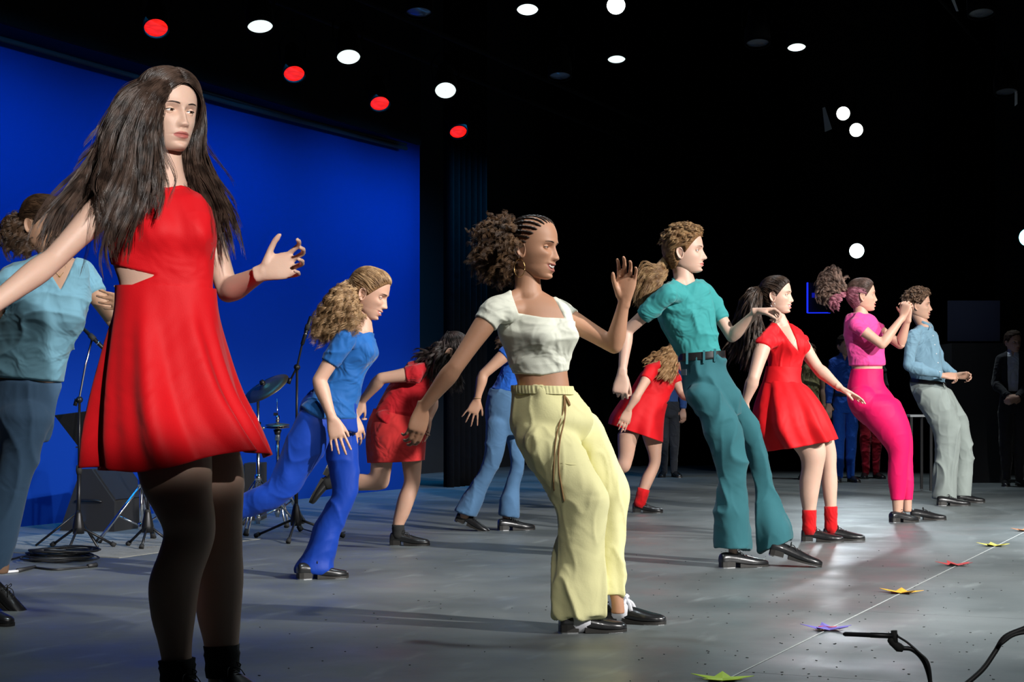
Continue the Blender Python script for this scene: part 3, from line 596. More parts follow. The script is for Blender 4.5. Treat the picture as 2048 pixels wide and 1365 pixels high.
def belt(p, st, d0, mat, buckle=None, name='belt', grow=.006, n=48):
    R, Q = silrings(st, d0, n=n, sub=4, grow=grow); C = Q[:, :3]; D = R-C[:, None]; I = C[:, None]+D*.93; V, F = rings(np.concatenate([R, I[::-1], R[:1]]), False); o = obj(name, V, F, mat, p.o, p.base)
    if buckle: 
        S = Soup(); c, w_, h_ = P(buckle[0], buckle[1], d0+buckle[2]), buckle[3], buckle[4]; x = unit(buckle[5]); z = UP
        for a, b in (((-1, -1), (1, -1)), ((1, -1), (1, 1)), ((1, 1), (-1, 1)), ((-1, 1), (-1, -1))): tube(S, [c+x*w_*a[0]+z*h_*a[1], c+x*w_*b[0]+z*h_*b[1]], .003, 6)
        obj('buckle', *S.arr(), M_TAP, o, p.base)
    return o
# ================================================================ THE SETTING
M_FLOOR = nmat('stage_floor', (.115, .128, .132), .42, spec=.45, bump=((2.2, .10, .02), (160, .10, .002)))
def floor_mat():
    m = M_FLOOR; nt = m.node_tree; b = nt.nodes['Principled BSDF']; tc = nt.nodes.new('ShaderNodeTexCoord')
    mp = nt.nodes.new('ShaderNodeMapping'); mp.inputs['Scale'].default_value = (1, 1, 1); mp.inputs['Rotation'].default_value = (0, 0, TH); nt.links.new(tc.outputs['Object'], mp.inputs['Vector'])
    def nz(sc, det, st=(1, 1, 1)):
        mm = nt.nodes.new('ShaderNodeMapping'); mm.inputs['Scale'].default_value = st; nt.links.new(mp.outputs['Vector'], mm.inputs['Vector'])
        n = nt.nodes.new('ShaderNodeTexNoise'); n.inputs['Scale'].default_value = sc; n.inputs['Detail'].default_value = det; nt.links.new(mm.outputs['Vector'], n.inputs['Vector']); return n.outputs['Fac']
    def ramp(src, a, b_, ca, cb):
        r = nt.nodes.new('ShaderNodeValToRGB'); r.color_ramp.elements[0].position = a; r.color_ramp.elements[1].position = b_; r.color_ramp.elements[0].color = ca+(1,); r.color_ramp.elements[1].color = cb+(1,); nt.links.new(src, r.inputs['Fac']); return r.outputs['Color']
    base = ramp(nz(1.1, 8), .3, .75, (.090, .104, .106), (.165, .180, .180)); sc = ramp(nz(9, 9, (1, .25, 1)), .60, .78, (0, 0, 0), (.09, .10, .10)); sp = ramp(nz(55, 2), .74, .78, (0, 0, 0), (.10, .10, .09)); dk = ramp(nz(30, 3), .25, .31, (.45, .45, .45), (1, 1, 1)); red = ramp(nz(.8, 3), .62, .8, (0, 0, 0), (.030, .004, .002))
    cur = base
    for op, x in (('ADD', sc), ('ADD', sp), ('MULTIPLY', dk), ('ADD', red)):
        mx = nt.nodes.new('ShaderNodeMix'); mx.data_type = 'RGBA'; mx.blend_type = op; mx.inputs['Factor'].default_value = 1; nt.links.new(cur, mx.inputs['A']); nt.links.new(x, mx.inputs['B']); cur = mx.outputs['Result']
    nt.links.new(cur, b.inputs['Base Color']); rr = ramp(nz(2.4, 7), .3, .7, (.34, .34, .34), (.56, .56, .56)); nt.links.new(rr, b.inputs['Roughness'])
floor_mat()
def quad(name, pts, mat, kind='structure', thick=None, parent=None):
    S = Soup(); pts = [np.asarray(p, float) for p in pts]; n = unit(np.cross(pts[1]-pts[0], pts[2]-pts[0])); t = thick or .05; V = pts+[p-n*t for p in pts]; k = len(pts)
    F = [tuple(range(k)), tuple(range(2*k-1, k-1, -1))]+[(i, i+k, (i+1) % k+k, (i+1) % k) for i in range(k)]
    o = obj(name, V, F, mat, parent, None, smooth=False); 
    if kind: o['kind'] = kind
    return o
NS = -1.63   # the seam with the stars, measured along N
def fpoly(u0, u1, n0, n1, z=0.): return [stage(u0, n0, z), stage(u1, n0, z), stage(u1, n1, z), stage(u0, n1, z)][::-1]
fl = quad('floor', fpoly(-8, 27, -9.6, 12, -.012), nmat('subfloor', (.02, .02, .02), .9), thick=.1)
quad('stage_vinyl', fpoly(-8, 27, -9.6, NS-.004, 0), M_FLOOR, None, .011, fl)
# hardboard sheets of the apron, each a piece with a thin joint
ju = [(G(1830, 1145)@U), (G(1570, 1350)@U)]; step = 2.44
us = [ju[1]-step*2, ju[1]-step, ju[1], (ju[0]+ju[1])/2*1.0, ju[0]]
while us[-1] < 25: us.append(us[-1]+1.6)
us = [-8]+[u for u in us if u > -8]
nn_ = [NS+.004, NS+1.22, NS+2.44, NS+3.66, 12]
for i in range(len(us)-1):
    for j in range(len(nn_)-1):
        if us[i+1]-us[i] < .05: continue
        quad('floor_panel', fpoly(us[i]+.002, us[i+1]-.002, nn_[j]+.001, nn_[j+1]-.001, 0.), M_FLOOR, None, .011, fl)
M_TAPE = nmat('seam_tape', (.42, .44, .43), .6, noise=(40, .6)); 
quad('seam_tape', fpoly(2, 22, NS-.003, NS+.003, .0012), M_TAPE, None, .0012, fl)
M_BLK = nmat('black_velour', (.0022, .0022, .0026), .95, spec=.1, bump=(6, .4, .05)); M_BLKP = nmat('black_paint', (.008, .008, .009), .7); M_CYC = nmat('cyclorama_cloth', (.001, .026, .20), .9, spec=.1, noise=(.5, .06), bump=(1.2, .15, .04))
M_STEEL = nmat('black_steel', (.02, .02, .022), .4, metal=.6); M_CHROME = nmat('chrome', (.72, .73, .75), .18, metal=1)
# backdrop: a real stretched cloth
NC = -8.15; uend = 0
d_end = 3168/(975-HY); pe = P(836, 975, d_end); NC = pe@N; UEND = pe@U
ztop = 4.35
cyc = quad('backdrop', [stage(UEND, NC, .0), stage(2, NC, .0), stage(2, NC, ztop), stage(UEND, NC, ztop)], M_CYC, None, .02)
cyc['kind'] = 'structure'
# two dark batten ropes hanging in front of the cloth's top, and the bottom pipe pocket
S = Soup()
def on_plane(px, py, n):  # point of the plane N.p = n seen at the pixel
    r = np.array([(px-CX)/FPX, 1, (HY-py)/FPX]); k = n/(r@N); return np.array([0, 0, CAMH])+r*k
for (a, b, r) in (((-60, 60), (812, 297), .022), ((395, 180), (812, 289), .014), ((395, 186), (700, 268), .010)):
    A, B = on_plane(*a, NC+.10), on_plane(*b, NC+.10); tube(S, [A, (A+B)/2-UP*.02, B], r, 6)
tag(obj('batten_pipe', *S.arr(), nmat('batten', (.01, .012, .02), .8)), 'thin dark battens strung along the top of the blue backdrop', 'batten')
zb_ = on_plane(830, 290, NC+.35)[2]; A = on_plane(0, 43, NC+.35)
bd = quad('border_curtain', [on_plane(-200, -18, NC+.35), on_plane(0, 43, NC+.35), on_plane(400, 159, NC+.35), on_plane(842, 290, NC+.35), stage(on_plane(842, 290, NC+.35)@U, NC+.35, 6.2), stage(on_plane(-200, -18, NC+.35)@U, NC+.35, 6.2)], M_BLK, None, .04); tag(bd, 'black border curtain masking the top of the blue backdrop', 'curtain')
def drape(name, a, b, z0, z1, folds_n, label, depth=.07, group=None):
    a, b = np.asarray(a), np.asarray(b); L = np.linalg.norm(b-a); t = np.linspace(0, 1, folds_n*8+1); dr = unit(b-a); nr = np.cross(dr, UP); R = []
    for z in (z0, (z0+z1)/2, z1): R.append(a+np.outer(t*L, dr)+np.outer(depth*np.sin(t*folds_n*2*pi+.4*np.sin(t*17)), nr)+UP*z)
    V, F = rings(np.array(R), False, False); o = obj(name, V, F, M_BLK); md = o.modifiers.new('s', 'SOLIDIFY'); md.thickness = .01
    return tag(o, label, 'curtain', group)
drape('wing_curtain', stage(UEND+.05, NC+.30), stage(UEND+1.0, NC+.30), 0, 6, 7, 'black wing curtain beside the right edge of the blue backdrop')
drape('wing_curtain', P(1110, 900, 24.0)*[1, 1, 0], P(1600, 900, 25)*[1, 1, 0], 0, 6.5, 16, 'black curtain across the far end behind the centre dancers')
drape('wing_curtain', P(1850, 900, 22.0)*[1, 1, 0], P(1990, 900, 22.0)*[1, 1, 0], 0, 6.5, 9, 'black curtain hanging left of the man in the dark suit')
M_WALL = nmat('black_wall', (.0025, .003, .004), .8, noise=(2, .3))
quad('wall_back', [stage(27, -9.6, 0), stage(27, 12, 0), stage(27, 12, 7), stage(27, -9.6, 7)], M_WALL)
quad('wall_left', [stage(-8, -9.6, 0), stage(27, -9.6, 0), stage(27, -9.6, 7), stage(-8, -9.6, 7)], M_WALL)
quad('wall_right', [stage(27, 12, 0), stage(-8, 12, 0), stage(-8, 12, 7), stage(27, 12, 7)], M_WALL)
quad('ceiling', [stage(-8, -9.6, 7), stage(27, -9.6, 7), stage(27, 12, 7), stage(-8, 12, 7)], M_WALL)
M_RIG = nmat('rig_black', (.0016, .0016, .0018), .9, spec=.08)
drape('light_blocking_drape', stage(-3, 2.0), stage(26, 2.0), 4.1, 6.8, 60, 'long black valance high over the stage front, above the picture')  # unseen drape added to keep front light off rig and backdrop top
# ================================================================ THE DANCERS
# ---- centre dancer: ivory crop top, pale yellow trousers
def centre():
    d = 6.87
    sk = skin('tan', (.50, .265, .16), (.36, .12, .09))
    torso = [(1030, 583, 1086, 586, 0, .8), (998, 596, 1116, 598, 0, .5), (984, 616, 1140, 618, 0, .5), (992, 645, 1143, 645, 0, .58), (995, 670, 1145, 680, 0, .66), (1010, 705, 1141, 712, 0, .66), (1022, 738, 1138, 740, 0, .70), (1031, 766, 1141, 766, 0, .74), (1034, 800, 1146, 795, 0, .8), (1034, 850, 1166, 840, 0, .8), (1055, 890, 1175, 872, 0, .7)]
    near = [(1040, 855, 1120, 855, -.06, .9), (1075, 950, 1165, 940, -.07, .9), (1118, 1010, 1190, 1005, -.08, .9), (1132, 1100, 1192, 1100, -.06, .9), (1140, 1170, 1190, 1170, -.03, .9), (1148, 1212, 1188, 1212, -.02, .9), (1150, 1235, 1190, 1235, -.02, .9)]
    far = [(1095, 850, 1170, 850, .08, .9), (1160, 930, 1220, 930, .09, .9), (1195, 985, 1250, 985, .08, .9), (1200, 1080, 1245, 1080, .08, .9), (1212, 1160, 1245, 1160, .07, .9), (1222, 1205, 1248, 1205, .06, .9), (1222, 1228, 1250, 1228, .06, .9)]
    p = person('c', d, (1190, 1262), torso, ((985, 626, -.10), (1122, 630, .10)),
        (((910, 735, -.16), (844, 818, -.12), dict(dir=(-.25, -1, .1), n=(-.5, .1, -.9), curl=(.45, .7, .5), spread=.0, thumb=(.35, .3), size=.96)),
         ((1229, 692, .02), (1249, 600, -.02), dict(dir=(.10, 1, .12), n=(-.25, -.1, 1), curl=(.28, .5, .45), spread=.08, size=.98, thumb=(.5, .35)))),
        ({'st': near}, {'st': far}), dict(c=(1066, 497), rot=(27, 2, 5), s=1.04, open=.35, face=dict(smile=1.0, mouth=.8, nose=1.0, jaw=1.0), browcol=(.02, .012, .01), gaze=(0, -.35), teeth=.0185),
        sk, chest=48, vox=.0044, hq=1.1, bust=dict(c=(1082, 676, -.01), sep=.064, h=.036, r=.066), label='person in an ivory crop top and pale yellow drawstring trousers, left arm raised', armk=.93, neck=(1056, 590, .0))
    garment(p, 'crop_top', dict(above=((1020, 764, 1083, 752), (1083, 752, 1145, 757)), onlab=(0, 1, 7, 8), sleeve=(.20, .20), holes=(([(1020, 560), (1024, 590), (1037, 627), (1085, 635), (1129, 637), (1113, 605), (1094, 574), (1060, 540)], 0),)), cloth('ivory_jersey', (.80, .82, .70), .75), .006, .0035, (5, 5, 20), sm=6, seed=2)
    tm = cloth('yellow_gauze', (.80, .76, .40), .85, ((5, .35, .03), (150, .25, .002)), noise=(4, .07))
    L1 = [(1032, 840, 1120, 836, -.04, .8), (1030, 880, 1158, 878, -.06, .85), (1046, 915, 1180, 918, -.07, .85), (1086, 978, 1208, 985, -.08, .8), (1113, 1035, 1205, 1040, -.08, .85), (1113, 1089, 1201, 1090, -.06, .95), (1107, 1142, 1208, 1142, -.03, .95), (1101, 1178, 1213, 1172, -.02, .95), (1105, 1205, 1213, 1205, -.02, .95), (1110, 1237, 1212, 1232, -.02, .95)]
    L2 = [(1080, 835, 1182, 835, .08, .85), (1115, 880, 1212, 872, .09, .85), (1150, 920, 1236, 920, .09, .85), (1183, 980, 1262, 980, .08, .9), (1190, 1035, 1256, 1035, .08, .9), (1192, 1105, 1250, 1105, .08, .9), (1200, 1165, 1246, 1165, .07, .9), (1208, 1196, 1248, 1192, .06, .9)]
    L0 = [(1027, 776, 1143, 778, 0, .78), (1026, 792, 1146, 790, 0, .80), (1021, 820, 1164, 812, 0, .8), (1019, 848, 1180, 838, 0, .78), (1030, 876, 1170, 864, 0, .7), (1055, 900, 1140, 892, 0, .5)]
    tr = silgarment(p, 'trousers', [L0, L1, L2], d, tm,   .0065, 14, .013, (9, 9, 2.6), 3, grow=.004)
    R, Q = silrings([(1026, 771, 1143, 773, 0, .80), (1026, 779, 1144, 781, 0, .80), (1027, 788, 1145, 790, 0, .80)], d, n=220, sub=5, grow=.007); C = Q[:, None, :3]; th = np.arange(220)*2*pi/220; m = len(R)
    R = C+(R-C)*(1+.018*np.sin(46*th+np.sin(9*th))[None, :, None]*np.sin(np.linspace(0.2, pi-.2, m))[:, None, None]); V, F = rings(np.concatenate([R, (C+(R-C)*.95)[::-1]]), False); obj('waistband', V, F, tm, tr, p.base)
    S = Soup(); tube(S, snapline(tr, [(1128, 792), (1131, 815), (1128, 845), (1121, 875), (1117, 910), (1118, 945), (1123, 975), (1128, 1003)], p.base, .006), .0030, 6, 4)
    tube(S, snapline(tr, [(1129, 792), (1127, 820), (1118, 850), (1111, 885), (1108, 925), (1107, 960), (1108, 982)], p.base, .006), .0026, 6, 4); tube(S, snapline(tr, [(1128, 790), (1137, 802), (1140, 812), (1134, 800), (1129, 792)], p.base, .008), .003, 6, 3)
    obj('drawstring', *S.arr(), nmat('cord', (.30, .17, .07), .8), tr, p.base)
    pk = Soup(); tube(pk, snapline(tr, [(1122, 927), (1150, 930), (1178, 922)], p.base, .0005), .0016, 6, 4); obj('pocket_seam', *pk.arr(), tm, tr, p.base)
    lm = nmat('pale_ribbon', (.62, .62, .66), .7)
    shoe(p.o, p.base, G(1118, 1267), G(1118, 1267)+unit(G(1250, 1264)-G(1118, 1267))*.26, white=lm, laces=False)
    shoe(p.o, p.base, G(1228, 1245)-[.05, 0, 0], G(1228, 1245)+[.25, -.10, 0], white=lm, laces=False)
    # hair: braided front, curly puff at the back
    hm = hairmat('hair_brown_curl', (.060, .030, .016), (.22, .115, .05), .45); dm = hairmat('hair_dark', (.018, .011, .008))
    fn = lambda L: np.minimum(np.minimum(hairline(L)-.012, L[:, 2]+.05), -.012-L[:, 1])
    sh_, s = hair_shell(p, dm, .0025, fn)
    S = Soup()
    for q, a in enumerate(np.linspace(-84, 84, 17)):
        a = radians(a); z0 = .100*cos(a)+.006; v0 = unit([.078*sin(a)*1.15, (z0+.012)/1.3, z0]); v1 = unit([.012*sin(a)*3, -.085, .022+.02*cos(a)]); om = math.acos(v0@v1); pts = []
        for t in np.linspace(0, .86, 22):
            v = unit((sin((1-t)*om)*v0+sin(t*om)*v1)/sin(om)); pts.append(np.array([0, -.01, 0])+v*(hrad(p, v)+.0012))
        r_ = np.full(22, .0042)*(1+.16*np.cos(np.arange(22)*pi)); r_[0] = .0015; r_[1] = .003; tube(S, p.HL(np.array(pts)), r_, 8, 3)
    obj('braid', *S.arr(), dm, p.o, p.base, kind='stuff')
    pc = P(1002, 485, d+.03); roots = pc+RNG.normal(size=(500, 3))*.02+np.array([.03, 0, 0]); 
    S = Soup(); ball(S, P(1010, 480, d+.03), (.072, .075, .082)); ball(S, P(990, 505, d+.0), (.045, .05, .055)); V, F = remesh(S, .006); V = V+normals(V, F)*(vnoise(V*45)*.010)[:, None]; obj('hair_puff', V, F, hm, p.o, p.base)
    outs = []; t = np.linspace(0, 1, 18)[:, None]; c = P(1016, 483, d+.02)
    for i in range(8500):
        if i % 13 == 0:
            th = RNG.random()*6.283; cz = RNG.uniform(-1, 1); v = np.array([cos(th)*math.sqrt(1-cz*cz), sin(th)*math.sqrt(1-cz*cz), cz]); v[0] = v[0]*(1 if v[0] < 0 else .5); r1 = .050; r2 = .108+.042*RNG.random()**2
            if v[2] < -.1 and v[0] < 0: r2 += .022
            e1, e2 = frame(v); ph = RNG.random()*6.3; fq = 2.6+1.6*RNG.random(); am = .0085*(.6+.7*RNG.random()); sd = RNG.normal(size=3)*.012
        q = c+v*(r1+(r2-r1)*t*(.9+.1*RNG.random()))-UP*.030*t*t-np.array([.012, 0, 0])*t+sd*t+RNG.normal(size=3)*.0024; pp = ph+RNG.normal()*.25
        outs.append(q+am*np.minimum(1, t*2)*(np.cos(fq*6.283*t+pp)*e1+np.sin(fq*6.283*t+pp)*e2))
    curves('hair_curls', np.array(outs), .0007, hm, p.o, p.base)
    S = Soup(); c = p.HL((-.080, -.012, -.052)); ph = np.linspace(0, 2*pi, 25); tube(S, [c+np.array([.006*cos(q), .004*sin(q), -.030+.034*sin(q)])+np.array([.014*cos(q), -.010*cos(q), 0]) for q in ph], .0014, 6); obj('hoop_earring', *S.arr(), nmat('gold', (.85, .55, .22), .25, metal=1), p.o, p.base)
    return p
centre()
# ---- helpers for the other dancers
def ponytail(p, hm, tie, guides, n=2500, rad=.0008, curl=(0, 0), spread=(.012, .03, .03), frizz=0., shellm=None, lift=.006, name='ponytail', comb=2000, band=True, grow=.006, bandmat=None, k=18):
    o, s = hair_shell(p, shellm or hm, grow); curves('combed_hair', combed(p, tie, comb, lift=grow+.0005, k=12), rad, shellm or hm, p.o, p.base)
    tw = p.HL(np.array(tie)); g = [[tw]+[p.Pt(q) for q in gg] for gg in guides]; roots = tw+RNG.normal(size=(60, 3))*.008
    curves(name, strands(n, roots, g, k=k, spread=spread, curl=curl, frizz=frizz, join=.15), rad, hm, p.o, p.base)
    if band:
        d0 = unit(g[len(g)//2][1]-tw); S = Soup(); e1, e2 = frame(d0); tube(S, [tw+d0*.004+e1*.016*cos(q)+e2*.016*sin(q) for q in np.linspace(0, 2*pi, 17)], .006, 8); obj('hair_tie', *S.arr(), bandmat or nmat('tie_black', (.01, .01, .01), .7), p.o, p.base)
def fuzz(p, hm, n=4500, ln=.04, curl=(.006, 2.5), rad=.0008, grow=.016, dirn=(0, -.3, .3), fn=None, droop=.02, noise=.006):
    o, s = hair_shell(p, hm, grow, fn, noise); m_ = 12; n = n//m_*m_; r = np.repeat(s[RNG.integers(0, len(s), n//m_)], m_, 0); c = np.array([0, -.01, .0]); v = r-c; v /= np.linalg.norm(v, axis=1)[:, None]; v = v+np.array(dirn)*.6+np.repeat(RNG.normal(size=(n//m_, 3))*.25, m_, 0)+RNG.normal(size=v.shape)*.03; r = r+RNG.normal(size=r.shape)*.0022; v /= np.linalg.norm(v, axis=1)[:, None]
    t = np.linspace(0, 1, 10)[None, :, None]; L = ln*(.5+.8*np.repeat(RNG.random((n//m_, 1, 1)), m_, 0)); q = r[:, None]+v[:, None]*(grow*.5+L*t)-np.array([0, 0, 1.])*droop*t*t
    e1 = np.cross(v, [0, .3, 1.]); e1 /= np.linalg.norm(e1, axis=1)[:, None]; e2 = np.cross(v, e1); ph = np.repeat(RNG.random((n//m_, 1, 1))*6.3, m_, 0)+RNG.normal(size=(n, 1, 1))*.25; f = curl[1]*(.7+.6*np.repeat(RNG.random((n//m_, 1, 1)), m_, 0))
    q = q+curl[0]*np.minimum(1, t*3)*(np.cos(6.283*f*t+ph)*e1[:, None]+np.sin(6.283*f*t+ph)*e2[:, None]); curves('curly_hair', p.HL(q.reshape(-1, 3)).reshape(n, 10, 3), rad, hm, p.o, p.base)
def earring(p, r=.010):
    S = Soup(); c = p.HL((-.080, -.008, -.045)); tube(S, [c+np.array([r*cos(q), .0, -r+r*sin(q)]) for q in np.linspace(0, 2*pi, 17)], .0012, 6); obj('earring', *S.arr(), nmat('silver', (.8, .8, .8), .2, metal=1), p.o, p.base)
def necklace(p, c, w, h):
    S = Soup(); q = snapline(p.o, [(c[0]-w, c[1]), (c[0]-w*.7, c[1]+h*.35), (c[0]-w*.3, c[1]+h*.8), (c[0], c[1]+h), (c[0]+w*.3, c[1]+h*.8), (c[0]+w*.7, c[1]+h*.35), (c[0]+w, c[1])], p.base, .002)
    if len(q) > 3: tube(S, q, .0011, 6, 4); ball(S, q[len(q)//2], .005, 8); obj('necklace', *S.arr(), nmat('gold', (.85, .55, .22), .25, metal=1), p.o, p.base)
def sh2(p, a, b, L=.262, z=0., **k):
    """flat shoe: image points of heel and toe on the floor"""
    h = G(a[0], a[1]); t = G(b[0], b[1]); t = h+unit(t-h)*L; shoe(p.o, p.base, h+UP*z, t+UP*z, L=L, **k)
SK_FAIR = lambda: skin('fair', (.56, .33, .235), (.48, .16, .13))
SK_PALE = lambda: skin('pale', (.58, .37, .28), (.50, .17, .15))
M_RED = cloth('red_crepe', (.62, .003, .008), .65, ((3.5, .45, .04), (300, .2, .002)), sheen=.05, noise=(3, .05))
# ---- front left dancer: red skater dress, long dark hair
def front_left():
    d = 5.3; sk = skin('olive', (.64, .42, .32), (.42, .13, .11))
    torso = [(312, 366, 362, 368, 0, .8), (262, 382, 388, 384, 0, .45), (207, 398, 416, 402, 0, .48), (212, 432, 426, 436, 0, .56), (214, 480, 429, 482, 0, .60), (222, 528, 426, 530, 0, .60), (236, 572, 426, 576, 0, .62), (232, 622, 431, 620, 0, .64), (226, 700, 440, 692, 0, .64), (232, 780, 446, 775, 0, .62), (262, 850, 446, 850, 0, .6)]
    near = [(262, 850, 420, 850, -.04, .85), (272, 930, 424, 935, -.05, .85), (288, 985, 424, 985, -.06, .85), (316, 1035, 430, 1032, -.07, .9), (327, 1068, 430, 1070, -.06, .9), (318, 1105, 421, 1105, -.05, .95), (298, 1165, 402, 1160, -.02, .95), (302, 1232, 391, 1232, 0, .9), (317, 1290, 384, 1290, .01, .9), (326, 1340, 384, 1330, .01, .95), (328, 1375, 386, 1375, .01, 1)]
    far = [(330, 850, 460, 850, .12, .85), (350, 930, 486, 930, .12, .85), (382, 1000, 487, 1000, .11, .85), (394, 1040, 485, 1035, .11, .9), (392, 1100, 485, 1100, .12, .9), (387, 1157, 487, 1157, .14, .9), (393, 1227, 482, 1230, .15, .9), (408, 1290, 478, 1290, .15, .9), (414, 1335, 476, 1330, .15, .95), (416, 1365, 476, 1365, .15, 1)]
    p = person('l', d, (390, 1400), torso, ((206, 418, -.13), (402, 412, .12)),
        (((106, 520, -.22), (-55, 640, -.40), dict(dir=(-.8, -.6, .4), n=(-.3, -.5, -.5))),
         ((456, 584, .10), (527, 545, -.07), dict(dir=(.80, .22, .15), n=(-.10, .25, 1), curl=(.45, .75, .5), spread=.22, thumb=(1.0, .25), size=1.0))),
        ({'st': near}, {'st': far}), dict(c=(335, 228), rot=(49, 0, 2), s=1.04, open=.75, face=dict(smile=0, mouth=.12, nose=.92, jaw=1.06), browcol=(.02, .012, .01), gaze=(.1, 0)),
        sk, chest=62, vox=.0048, hq=1.15, bust=dict(c=(342, 470, -.03), sep=.064, h=.038, r=.068), armk=.98, neck=(335, 372, .01), label='person in a red cut-out skater dress with very long dark hair, nearest the camera')
    def ext(): pass
    garment(p, 'dress_bodice', dict(above=((150, 594, 520, 594),), sleeve=(-1, -1), holes=(
        ([(150, 330), (210, 500), (222, 485), (262, 440), (284, 418), (276, 396), (276, 384), (312, 371), (335, 376), (362, 371), (392, 380), (404, 392), (428, 425), (470, 500), (470, 330)], 0),
        ([(180, 520), (234, 532), (312, 551), (238, 580), (180, 590)], 0))), M_RED, .006, .003, (9, 9, 7), sm=8, seed=5)
    st = [(236, 572, 427, 578, 0, .63), (233, 622, 431, 620, 0, .66), (222, 682, 444, 680, 0, .72), (207, 775, 474, 775, 0, .78), (196, 872, 512, 850, 0, .82), (194, 942, 540, 906, 0, .84)]
    skirt(p, 'dress_skirt', st, d, M_RED, amp=(0, .002, .010, .020, .024), ks=((5, .8), (9, .7), (14, .4)), seed=4, hem=.014)
    bs = nmat('sock_black', (.012, .012, .012), .9, bump=(120, .3, .003))
    for k in (0, 1): bare_foot(p, k, [.62, -.78, 0], sockmat=bs, r=.052, top=.118)
    hm = hairmat('hair_long_dark', (.020, .012, .009), (.085, .052, .038), .32)
    hair_shell(p, hm, .010, lambda L: np.minimum(hairline(L)+.004-.35*np.maximum(0, .03-np.abs(L[:, 0]))*0, L[:, 2]+.085))
    C = lambda *a: [P(x, y, d+z) for x, y, z in a]
    s_ = p.scalp_local
    for sd in (-1, 1):
        r_ = s_[(s_[:, 0]*sd > -.004) & (((s_[:, 0]*sd < .02) & (s_[:, 2] > .04)) | ((hairline(s_) < .010) & (s_[:, 1] > .0)))]; curves('parted_hair', combed(p, (sd*.088, -.030, -.06), 3000, k=14, lift=.0125, roots=r_, ears=False), .0008, hm, p.o, p.base)
    gd = [C((352, 158, -.03), (392, 200, .05), (398, 260, .09), (400, 320, .08), (425, 372, .06), (455, 425, .02), (470, 470, .0), (488, 525, -.01)),
          C((350, 156, -.02), (390, 205, .08), (385, 290, .11), (395, 355, .06), (425, 410, .02), (436, 470, -.01), (432, 510, -.01)),
          C((340, 154, .0), (350, 190, .12), (345, 260, .13), (350, 330, .12), (375, 380, .08), (405, 440, -.02), (415, 480, -.03)),
          C((322, 153, .02), (280, 185, .10), (262, 240, .11), (250, 310, .08), (220, 380, .05), (170, 440, 0.), (140, 500, -.05)),
          C((322, 153, .0), (258, 185, .04), (230, 240, .04), (205, 300, .0), (165, 360, -.06), (120, 420, -.12), (88, 478, -.18), (72, 520, -.2)),
          C((325, 154, -.02), (255, 190, -.04), (222, 255, -.06), (195, 320, -.09), (155, 385, -.14), (118, 440, -.18), (100, 495, -.2), (112, 545, -.2))]
    gd2 = [C((330, 155, -.04), (262, 200, -.08), (232, 265, -.11), (214, 330, -.15), (205, 372, -.19), (222, 410, -.20), (232, 450, -.20), (236, 490, -.19)),
          C((335, 156, -.05), (285, 195, -.12), (262, 270, -.15), (255, 340, -.17), (238, 400, -.20), (215, 450, -.21), (205, 500, -.2), (222, 560, -.18)),
          C((338, 158, -.06), (300, 195, -.13), (283, 270, -.16), (285, 340, -.17), (278, 395, -.19), (262, 440, -.19), (248, 490, -.17), (240, 530, -.16)),
          C((342, 160, -.07), (314, 195, -.13), (302, 260, -.16), (308, 320, -.16), (312, 370, -.17), (302, 410, -.17), (296, 440, -.17)),
          C((343, 161, -.07), (316, 200, -.13), (303, 260, -.16), (309, 320, -.15), (320, 365, -.15), (320, 400, -.16), (312, 430, -.17))]
    curves('long_hair', np.concatenate([strands(9000, None, gd, k=22, spread=(.012, .014, .018, .026, .038, .050), curl=(.009, 1.1), clump=18, join=.01, lenvar=.55, skull=p), strands(6500, None, gd2, k=22, spread=(.012, .014, .016, .020, .030, .042), curl=(.009, 1.1), clump=18, join=.01, lenvar=.6, skull=p)]), .0006, hm, p.o, p.base)
    curves('flyaway_hair', strands(350, None, gd+gd2, k=22, spread=(.012, .03, .05, .07, .10), curl=(.015, 1.5), join=.01, lenvar=.3, skull=p), .0004, hm, p.o, p.base)
front_left()
